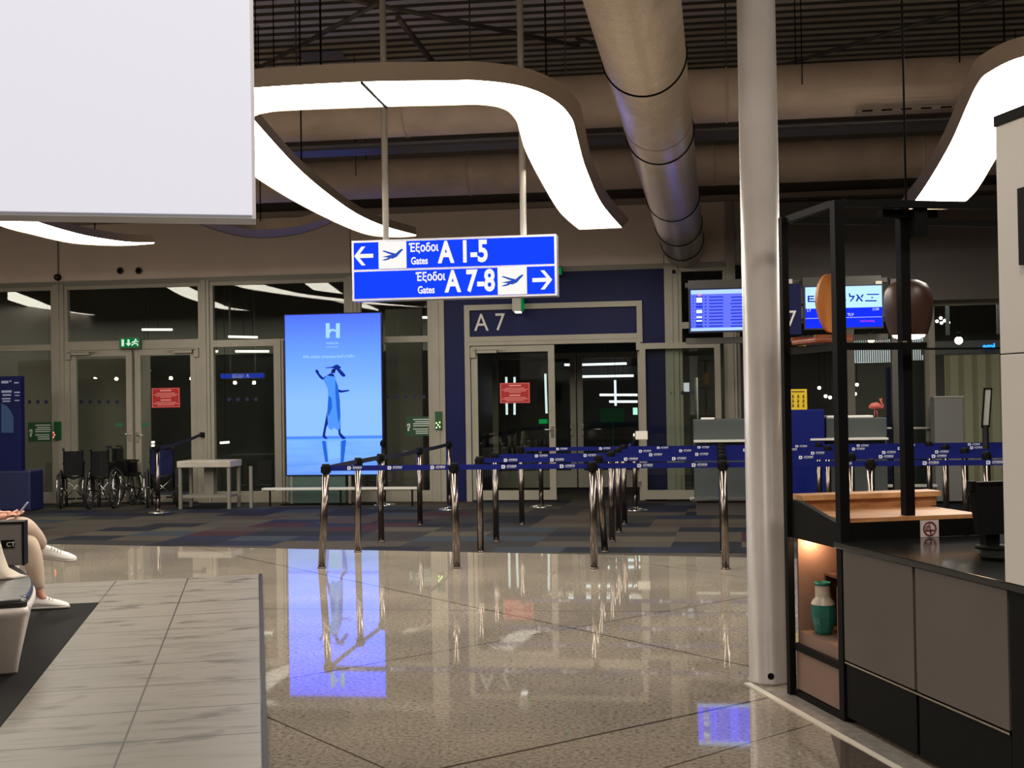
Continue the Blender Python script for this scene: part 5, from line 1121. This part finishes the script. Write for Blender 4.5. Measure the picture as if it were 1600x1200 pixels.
def person():
    SK = mat('skin_tone', (.62, .30, .22), .55); PANT = mat('beige_trousers', (.55, .42, .33), .8, bump=.25, bscale=18); JK = mat('dark_jacket', (.02, .03, .035), .8); SH = mat('white_shoe', (.80, .77, .73), .5)
    t = thing('person', 'seated person in beige trousers and white sneakers, legs crossed, holding a phone', 'person', L(-2.22, 10.15, .47))
    y = 10.12
    hipL, hipR = L(-2.20, y-.09, .585), L(-2.20, y+.09, .585)
    kA, aA = L(-1.745, y-.03, .545), L(-1.67, y-.02, .10)            # planted leg (near)
    kB, aB = L(-1.765, y-.06, .675), L(-1.68, y+.20, .46)          # crossed over
    neck, head = L(-2.24, y, 1.10), L(-2.20, y, 1.27)
    sL, sR = L(-2.25, y-.19, 1.01), L(-2.25, y+.19, 1.01); eL, eR = L(-2.17, y-.25, .76), L(-2.17, y+.25, .76); wL, wR = L(-1.95, y-.13, .745), L(-1.95, y+.08, .75)
    nodes = {'pelvis': (L(-2.22, y, .60), .13), 'belly': (L(-2.25, y, .78), .125), 'chest': (L(-2.25, y, .97), .14), 'neck': (neck, .055), 'chin': (L(-2.205, y, 1.17), .065), 'head': (L(-2.20, y, 1.26), .092), 'crown': (L(-2.21, y, 1.33), .075),
             'sL': (sL, .058), 'sR': (sR, .058), 'eL': (eL, .040), 'eR': (eR, .040), 'wL': (wL, .026), 'wR': (wR, .026), 'pL': (L(-1.89, y-.10, .75), .028), 'pR': (L(-1.89, y+.05, .755), .028),
             'hL': (hipL, .085), 'hR': (hipR, .085), 'kA': (kA, .055), 'aA': (aA, .036), 'kB': (kB, .055), 'aB': (aB, .036), 'fA': (L(-1.58, y-.02, .045), .018), 'fB': (L(-1.60, y+.20, .41), .018)}
    E_ = [('pelvis', 'belly'), ('belly', 'chest'), ('chest', 'neck'), ('neck', 'chin'), ('chin', 'head'), ('head', 'crown'), ('chest', 'sL'), ('chest', 'sR'), ('sL', 'eL'), ('sR', 'eR'), ('eL', 'wL'), ('eR', 'wR'), ('wL', 'pL'), ('wR', 'pR'), ('pelvis', 'hL'), ('pelvis', 'hR'), ('hL', 'kA'), ('kA', 'aA'), ('hR', 'kB'), ('kB', 'aB'), ('aA', 'fA'), ('aB', 'fB')]
    def extra(b):
        m_ = MB(); 
        for s, base in ((-1, L(-1.87, y-.10, .75)), (1, L(-1.87, y+.05, .755))):
            for k in range(4):
                o_ = EY*(k-1.5)*.018; ln = (.062, .075, .07, .055)[k]
                a = base+o_; m_.tube([a-EX*.02, a+EX*ln*.45+Vector((0, 0, .012)), a+EX*ln*.8+Vector((0, 0, .002)), a+EX*ln+Vector((0, 0, .02))], [.0095, .009, .0085, .0065], 8)
            a = base - EX*.02 - EY*s*.03; m_.tube([a, a-EY*s*.012+EX*.025+Vector((0, 0, .015)), a-EY*s*.004+EX*.055+Vector((0, 0, .03))], [.012, .010, .008], 8)
        # nose, ears
        hc = L(-2.20, y, 1.245); m_.tube([hc+EX*.085+Vector((0, 0, .03)), hc+EX*.108-Vector((0, 0, .005)), hc+EX*.09-Vector((0, 0, .015))], [.008, .014, .010], 8)
        m_.tube([hc+EX*.080-Vector((0, 0, .045)), hc+EX*.094-Vector((0, 0, .047)), hc+EX*.08-Vector((0, 0, .055))], [.012, .010, .01], 8)
        for s in (-1, 1): m_.tube([hc+EY*s*.085+Vector((0, 0, .03)), hc+EY*s*.103+Vector((0, 0, .01)), hc+EY*s*.085-Vector((0, 0, .025))], [.01, .014, .008], 8)
        mp = {v: b.verts.new(v.co) for v in m_.b.verts}
        for f in m_.b.faces: b.faces.new([mp[v] for v in f.verts])
        m_.b.free()
    skin('body', nodes, E_, SK, t, 2, extra)
    hc = L(-2.20, y, 1.245)
    for s in (-1, 1):
        mb = MB(); bmesh.ops.create_uvsphere(mb.b, u_segments=12, v_segments=8, radius=.012, matrix=Matrix.Translation(hc+EX*.083+EY*s*.032+Vector((0, 0, .025)))); mb.build('eye', mat('eye', (.05, .03, .02), .2), t)
    mb = MB(); bmesh.ops.create_uvsphere(mb.b, u_segments=24, v_segments=16, radius=.108, matrix=Matrix.Translation(hc-EX*.028+Vector((0, 0, .045))) @ Matrix.Diagonal((1, .95, 1, 1)));
    for f in mb.b.faces: f.smooth = True
    mb.build('hair', mat('hair_dark', (.02, .012, .008), .7), t)
    pn = {'pelvis': (L(-2.22, y, .60), .155), 'hL': (hipL, .112), 'hR': (hipR, .112), 'tA': (hipL.lerp(kA, .5), .096), 'kA': (kA+EX*.005, .086), 'cA': (kA.lerp(aA, .35), .080), 'cA2': (kA.lerp(aA, .7), .060), 'aA': (kA.lerp(aA, .90), .048),
          'tB': (hipR.lerp(kB, .5), .094), 'kB': (kB, .084), 'cB': (kB.lerp(aB, .45), .074), 'aB': (kB.lerp(aB, .93), .054)}
    skin('trousers', pn, [('pelvis', 'hL'), ('pelvis', 'hR'), ('hL', 'tA'), ('tA', 'kA'), ('kA', 'cA'), ('cA', 'cA2'), ('cA2', 'aA'), ('hR', 'tB'), ('tB', 'kB'), ('kB', 'cB'), ('cB', 'aB')], PANT, t)
    jn = {'waist': (L(-2.23, y, .66), .165), 'belly': (L(-2.255, y, .80), .15), 'chest': (L(-2.255, y, .97), .165), 'neck': (L(-2.245, y, 1.08), .085), 'sL': (sL, .082), 'sR': (sR, .082), 'eL': (eL, .062), 'eR': (eR, .062), 'wL': (eL.lerp(wL, .85), .046), 'wR': (eR.lerp(wR, .85), .046)}
    skin('jacket', jn, [('waist', 'belly'), ('belly', 'chest'), ('chest', 'neck'), ('chest', 'sL'), ('chest', 'sR'), ('sL', 'eL'), ('sR', 'eR'), ('eL', 'wL'), ('eR', 'wR')], JK, t)
    mb = MB(); mb.torus(eL.lerp(wL, .84), wL-eL, .046, .010, 24, 8); mb.build('orange_cuff', mat('orange_cuff', (.55, .17, .04), .7), t)
    # shoes
    def shoe(heel, fwd, up, ln, nm):
        s = fwd.cross(up).normalized(); lays = []
        for q, w_, h_, lift in ((0, .030, .075, 0), (.06, .040, .100, 0), (.2, .042, .115, 0), (.38, .040, .100, 0), (.58, .045, .076, 0), (.78, .047, .058, .002), (.92, .036, .040, .005), (1, .018, .024, .010)):
            c = heel+fwd*ln*q + up*lift; lays.append([c + s*w_*math.cos(a)*(1 if math.sin(a) < .2 else .8) + up*(h_*.5+h_*.5*math.sin(a)) for a in [2*math.pi*k/20 for k in range(20)]])
        o = loft(lays).build(nm, SH, t)
        lays = [[heel+fwd*ln*q + s*w_*1.06*math.cos(a) + up*(.011+.012*math.copysign(abs(math.sin(a))**.4, math.sin(a))) for a in [2*math.pi*k/20 for k in range(20)]] for q, w_ in ((-.02, .026), (.03, .036), (.2, .040), (.4, .038), (.6, .044), (.8, .046), (.94, .038), (1.02, .018))]
        loft(lays).build('sole', mat('sole_grey', (.55, .52, .48), .6), o)
        mb = MB()
        for q in (.34, .42, .50, .58): c = heel+fwd*ln*q+up*(.106-.03*(q-.34)/.24+.0); mb.tube([c-s*.026-up*.012, c+up*.002, c+s*.026-up*.012], .004, 6)
        mb.build('laces', mat('lace_grey', (.30, .27, .25), .7), o)
    shoe(L(-1.745, y-.02, .010), EX, ZU, .285, 'shoe')
    fw = (EX*.96 + Vector((0, 0, -.12)) + EY*.05).normalized(); upv = (ZU + EX*.12 + EY*-.35).normalized(); upv = (upv - fw*upv.dot(fw)).normalized()
    shoe(L(-1.72, y+.20, .385), fw, upv, .285, 'shoe')
    p = thing('phone', 'pale lilac phone held in the seated person\'s hand', 'phone', L(-1.82, y-.04, .79))
    M_ = Matrix.Translation(L(-1.80, y-.03, .79)) @ ML @ Matrix.Rotation(math.radians(-52), 4, 'Y')
    mb = MB(); mb.box((-.072, -.036, -.004), (.072, .036, .004), M_, bev=.003); mb.build('phone_case', mat('phone_lilac', (.42, .42, .60), .35), p)
    mb = MB(); mb.box((-.068, -.033, .004), (.068, .033, .005), M_); mb.build('phone_screen', mat('phone_glass', (.02, .02, .03), .1), p)
person()

# ================================================================== BEHIND THE GLASS (right bay and vestibule)
def tube_light(px0, px1, py0, py1, Y, col, s, label=None):
    a, b = W(px0, py0, Y), W(px1, py1, Y); mb = MB()
    vert = abs(py1-py0) > abs(px1-px0)
    t = thing('tube_light', label, 'light', (a+b)/2)
    r = .022
    mb.tube([a, b], r, 8); mb.build('tube', emis('tube_%s_%s' % (str(col), s), col, s), t)
    mb = MB(); o_ = Vector((0, .05, 0)); mb.tube([a+o_, b+o_], .026, 6); mb.build('light_housing', TR, t)
    mb = MB(); c_ = (a+b)/2+o_ if not vert else (a if a.z > b.z else b)+o_; mb.cyl(c_, (c_.x, c_.y, 4.24), .005, 5); mb.build('hanger', BLACKM, t)
CW, WW = (.80, .95, 1), (1, .93, .82)
for q in ((905, 979, 570, 568, 'upper long cold-white strip light in the gate A7 vestibule'), (909, 990, 588.5, 587, 'second cold-white strip light from the top in the gate A7 vestibule'), (937, 996, 617, 617, 'third cold-white strip light, crossed by the vertical one'), (952, 996, 627.5, 627.5, 'lowest cold-white strip light in the vestibule'), (882, 893, 570, 570, 'short cold-white light left of the vestibule door post')):
    tube_light(q[0], q[1], q[2], q[3], F+4.5, CW, 2.2, q[4])
for q in ((961, 962, 594, 634, 'vertical glowing strip in place of a reflection right of the vestibule door post'), (852, 854, 584, 646, 'vertical glowing strip in place of a reflection behind the door leaf edge'), (772, 772, 589, 620, 'leftmost vertical glowing strip in place of a reflection behind the red notice'), (791, 792, 589, 648, 'second vertical glowing strip in place of a reflection behind the red notice'), (804, 804, 589, 648, 'third vertical glowing strip in place of a reflection behind the red notice')):
    tube_light(q[0], q[1], q[2], q[3], F+4.4, (.85, .93, 1), 1.3, q[4])  # upright glowing tubes stand in for reflections
for q in ((63, 87, 581, 582, 'white strip light behind the far left pane'), (214, 234, 579, 579, 'white strip light behind the right leaf of the left doors'), (222, 241, 692, 691, 'upper of two short low white strips behind the left doors'), (222, 241, 697, 696, 'lower of two short low white strips behind the left doors'), (222, 269, 515, 515, 'white strip light above the left green exit sign'), (357, 402, 526, 527, 'white strip light above the bay left of the screen'), (624, 640, 497, 497, 'left short strip above the bay right of the screen'), (651, 673, 496, 496, 'right short strip above the bay right of the screen'), (334, 340, 549, 549, 'short bright block in the bay left of the screen'), (368, 420, 549, 549, 'long bright light in the bay left of the screen'), (344, 358, 692, 691, 'low white light in the bay left of the screen')):
    tube_light(q[0], q[1], q[2], q[3], F+2.2, WW, 1.6, q[4])
t = thing('exit_sign', 'dim green sign glowing inside the gate A7 vestibule', 'exit sign', W(960, 660, F+3.8))
mb = MB(); fbox(mb, 938, 638, 975, 660, F+3.8, .05); mb.box((W(956, 650, F+3.8).x, F+3.82, 0), (W(956, 650, F+3.8).x+.03, F+3.84, 1.3)); mb.build('sign_plate', emis('dim_green', (.0, .03, .010), .45), t); mb = MB(); fbox(mb, 989, 637, 996, 648, F+3.78, .03); mb.build('lamp', emis('pale_green', (.5, 1, .8), 1.2), t)
mb = MB(); fbox(mb, 842, 655, 855, 662, F+5.24, .055); tag(mb.build('green_lamp', emis('glow_green', (0, .35, .08), .8)), 'small green lamp behind the closed gate A7 leaf', 'lamp')
mb = MB(); fbox(mb, 906, 573, 995, 586, F+5.24, .05); tag(mb.build('vent_grille', mat('grille', (.25, .25, .27), .5)), 'grey slatted vent in the gate A7 vestibule', 'vent')
# flight-board like posts behind folded leaf
t = thing('white_post', 'white floor-standing tube light behind the folded-back gate leaf', 'light', W(1087, 660, F+1.8))
MB().cyl(W(1087, 590, F+1.8), Vector((W(1087, 590, F+1.8).x, F+1.8, 0)), .035, 12).build('post_body', mat('post_white', (.55, .56, .52), .4), t)
mb = MB(); fbox(mb, 1068, 598, 1077, 612, F-.012, .008); tag(mb.build('paper_notice', mat('paper', (.6, .62, .68), .5, emit=(.6, .65, .8), es=.25)), 'small white paper notice with an added glow behind the folded-back gate leaf', 'notice')  # paper is given a faint glow in its material
t = thing('louvre_panel', 'bright vertically striped louvre panel behind the right glass bays', 'louvre', W(1390, 565, F+3))
mb = MB(); fbox(mb, 1333, 530, 1450, 566, F+3.1, .03); mb.build('lit_panel', emis('panel_lit', (.72, .78, .80), .95), t)
mb = MB(); x = 1334
while x < 1450: fbox(mb, x, 530, x+1.2, 566, F+3.0, .06); x += 3.4
fbox(mb, 1333, 540, 1450, 543, F+2.9, .06); mb.build('slats', mat('slat_grey', (.22, .23, .24), .5), t)
def bulb(px, py, Y, r, s, label, cord=True, col=(1, .78, .5), grp=None):
    c = W(px, py, Y); t = thing('pendant_bulb', label, 'pendant lamp', c, group=grp)
    mb = MB(); bmesh.ops.create_uvsphere(mb.b, u_segments=14, v_segments=10, radius=r, matrix=Matrix.Translation(c)); mb.build('bulb', emis('bulb_%s' % s, col, s), t)
    if cord: mb = MB(); mb.cyl(c+Vector((0, 0, r)), (c.x, c.y, 4.24 if Y > F else 5.0), .006, 6); mb.cyl(c+Vector((0, 0, r*.8)), c+Vector((0, 0, r*2.2)), r*.5, 10); mb.build('cord', BLACK, t)
bulb(1361, 531, F+2, .055, 9, 'warm glowing bulb in front of the striped louvre panel'); bulb(1498, 532, F+2, .065, 9, 'warm glowing bulb above the pleated cream screen')
for k, (x, y) in enumerate(((1464, 502), (1470, 497), (1476, 501), (1471, 504.5), (1482, 504))): bulb(x, y, F+3.5, .028, 7, 'small bulb in the cluster at the top of the right bay', True, (1, .95, .85), 'bulb cluster in the right bay')
for x, y, lb_ in ((1280, 606, 'white glowing ball in place of a lamp reflection above the blue cabinet'), (1290, 619, 'left one of the small glowing balls in place of lamp reflections behind the blue cabinet'), (1297, 621, 'right one of the small glowing balls in place of lamp reflections behind the blue cabinet'), (1339, 601, 'upper small glowing ball in place of a lamp reflection right of the second cage post'), (1336, 615.5, 'lower small glowing ball in place of a lamp reflection right of the second cage post')): bulb(x, y, F+1.8, .03, 4, lb_, True, (1, .93, .82))  # these bulbs stand in for lamp reflections in the dark glass
t = thing('neon_sign', 'blue neon lettering above the pleated screen, cut by the white side panel', 'sign', W(1552, 545, F+3)); 
ftext('ami', 1536, 545.5, 9, F+2.9, emis('neon_blue', (.02, .25, 1), 3), t, bold=.06)
t = thing('ledge_fascia', 'dark grey shop fascia behind the right bay', 'fascia', W(1540, 550, F+3.2)); mb = MB(); fbox(mb, 1440, 531, 1700, 552, F+2.905, .05); mb.box((W(1480, 540, F+2.9).x, F+2.95, 2.6), (W(1480, 540, F+2.9).x+.06, F+3.0, 4.24)); mb.box((W(1560, 540, F+2.9).x, F+2.95, 2.6), (W(1560, 540, F+2.9).x+.06, F+3.0, 4.24)); mb.build('fascia_board', mat('fasc_grey', (.10, .11, .13), .5), t)
# pleated screen
Y = F+1.0; t = thing('pleated_screen', 'cream pleated folding screen behind the right glass bay', 'screen', (W(1530, 700, Y).x, Y, 0))
mb = MB(); a = W(1477, 640, Y).x; b = W(1660, 640, Y).x; z1 = W(1520, 554, Y).z; n = int((b-a)/.10); pv = None
for k in range(n+1):
    x = a+(b-a)*k/n; yy = Y+(.07 if k % 2 else 0); v0, v1 = mb.b.verts.new((x, yy, .02)), mb.b.verts.new((x, yy, z1))
    if pv: mb.b.faces.new((pv[0], v0, v1, pv[1]))
    pv = (v0, v1)
o = mb.build('screen_fabric', mat('cream_screen', (.60, .54, .42), .7), t); md = o.modifiers.new('th', 'SOLIDIFY'); md.thickness = .012
Y = 18.2; a, b = W(1461, 680, Y), W(1506, 680, Y); zt_ = W(1483, 621, Y).z
t = thing('grey_cabinet', 'tall plain grey cabinet standing before the right glass bay', 'cabinet', ((a.x+b.x)/2, Y, 0))
MB().box((a.x, Y, .03), (b.x, Y+.3, zt_), bev=.01).build('cabinet_body', mat('cab_grey', (.20, .20, .19), .45), t); MB().box((a.x-.01, Y-.01, zt_), (b.x+.01, Y+.31, zt_+.02)).build('cabinet_top', mat('cab_top', (.42, .40, .36), .4), t)
Y = F+1.6; a, b = W(1389, 680, Y), W(1402, 680, Y)
tag(MB().box((a.x, Y, 0), (b.x, Y+.2, W(1395, 574, Y).z)).build('blue_pillar', NAVY), 'narrow navy pillar behind the glass between the cage posts', 'pillar')
a, b = W(1418, 680, Y), W(1448, 680, Y); tag(MB().box((a.x, Y, 0), (b.x, Y+.25, W(1430, 563, Y).z)).build('dark_locker', mat('locker', (.02, .025, .03), .5)), 'dark locker behind the glass right of the pendant lamp', 'locker')
for py, yy in ((669, F-.1),):
    a, b = W(1387, py, yy), W(1456, py, yy); t = thing('push_rail', 'pale horizontal push rail across the glass beside the gate desk', 'rail', (a+b)/2)
    MB().cyl(a, b, .016, 10).build('rail_bar', LEDGE, t); mb = MB(); mb.cyl(a, a+Vector((0, .1, 0)), .01, 8); mb.cyl(b, b+Vector((0, .1, 0)), .01, 8); mb.build('rail_bracket', LEDGE, t)
rail(1386, 1464, 759, 'low white rail between the gate desk and the grey cabinet', 18.1)
# pink ornament on the desk
c = W(1371, 651, 16.35); FLM = mat('flamingo_pink', (.55, .12, .10), .6)
t = thing('flamingo_figure', 'small pink flamingo figure standing behind the gate desk papers', 'figurine', (c.x, 16.4, gz2))
mb = MB(); mb.tube([(c.x-.03, 16.4, gz2+.0), (c.x-.025, 16.4, gz2+.10)], .006, 6); mb.tube([(c.x+.01, 16.4, gz2), (c.x+.0, 16.4, gz2+.10)], .006, 6); mb.build('leg', FLM, t)
mb = MB(); mb.tube([(c.x-.10, 16.4, gz2+.13), (c.x-.06, 16.4, gz2+.15), (c.x, 16.4, gz2+.15), (c.x+.04, 16.4, gz2+.14), (c.x+.07, 16.4, gz2+.12), (c.x+.085, 16.4, gz2+.15), (c.x+.06, 16.4, gz2+.20), (c.x+.05, 16.4, gz2+.235), (c.x+.075, 16.4, gz2+.245)], [.01, .04, .05, .035, .014, .012, .012, .018, .006], 10); mb.build('flamingo_body', FLM, t)
# ================================================================== THINGS BEHIND THE PHOTOGRAPHER (mirrored in the glass)
def mir(px, py, Yr): p = W(px, py, 2*F-Yr); return Vector((p.x, Yr, p.z))
for px, py, lb_ in ((115, 591, 'warm cafe pendant mirrored at far left of the left door leaf'), (150, 592, 'warm cafe pendant mirrored at the middle of the left door leaf'), (183, 592, 'warm cafe pendant mirrored at the right of the left door leaf'), (268, 591, 'warm cafe pendant mirrored left in the right door leaf'), (300, 592, 'warm cafe pendant mirrored right in the right door leaf'), (367, 598, 'warm cafe pendant mirrored left of the advertising screen'), (397, 598, 'warm cafe pendant mirrored nearest the advertising screen')):
    c = mir(px, py, 4); t = thing('pendant_bulb', lb_, 'pendant lamp', c)
    mb = MB(); bmesh.ops.create_uvsphere(mb.b, u_segments=14, v_segments=10, radius=.055, matrix=Matrix.Translation(c)); mb.build('bulb', emis('warm_big', (1, .75, .45), 120), t)
    MB().cyl(c+Vector((0, 0, .05)), (c.x, c.y, ZC), .006, 6).build('cord', BLACK, t)
a, b = mir(344, 592.5, 4), mir(413, 582, 4)
t = thing('gate_sign', 'blue sign A 18-22 behind the photographer, mirrored in the glass left of the screen', 'sign', (a+b)/2)
MB().box((a.x, 3.9, a.z), (b.x, 4.0, b.z)).build('sign_housing', SFR, t); MB().box((min(a.x, b.x)+.02, 4.0, a.z+.02), (max(a.x, b.x)-.02, 4.005, b.z-.02)).build('sign_panel', emis('sign_blue_far', (.012, .07, .95), 8), t)
text('A 18-22', (b.z-a.z)*.66, emis('sign_white_far', (1, 1, 1), 9), (max(a.x, b.x)-.45, 4.008, a.z+(b.z-a.z)*.17), (-1, 0, 0), ZU, t, ws if False else 'lettering')
for x in (a.x+.3, b.x-.3): MB().cyl((x, 3.95, max(a.z, b.z)), (x, 3.95, ZC), .03, 10).build('support_pole', POLEM, t)
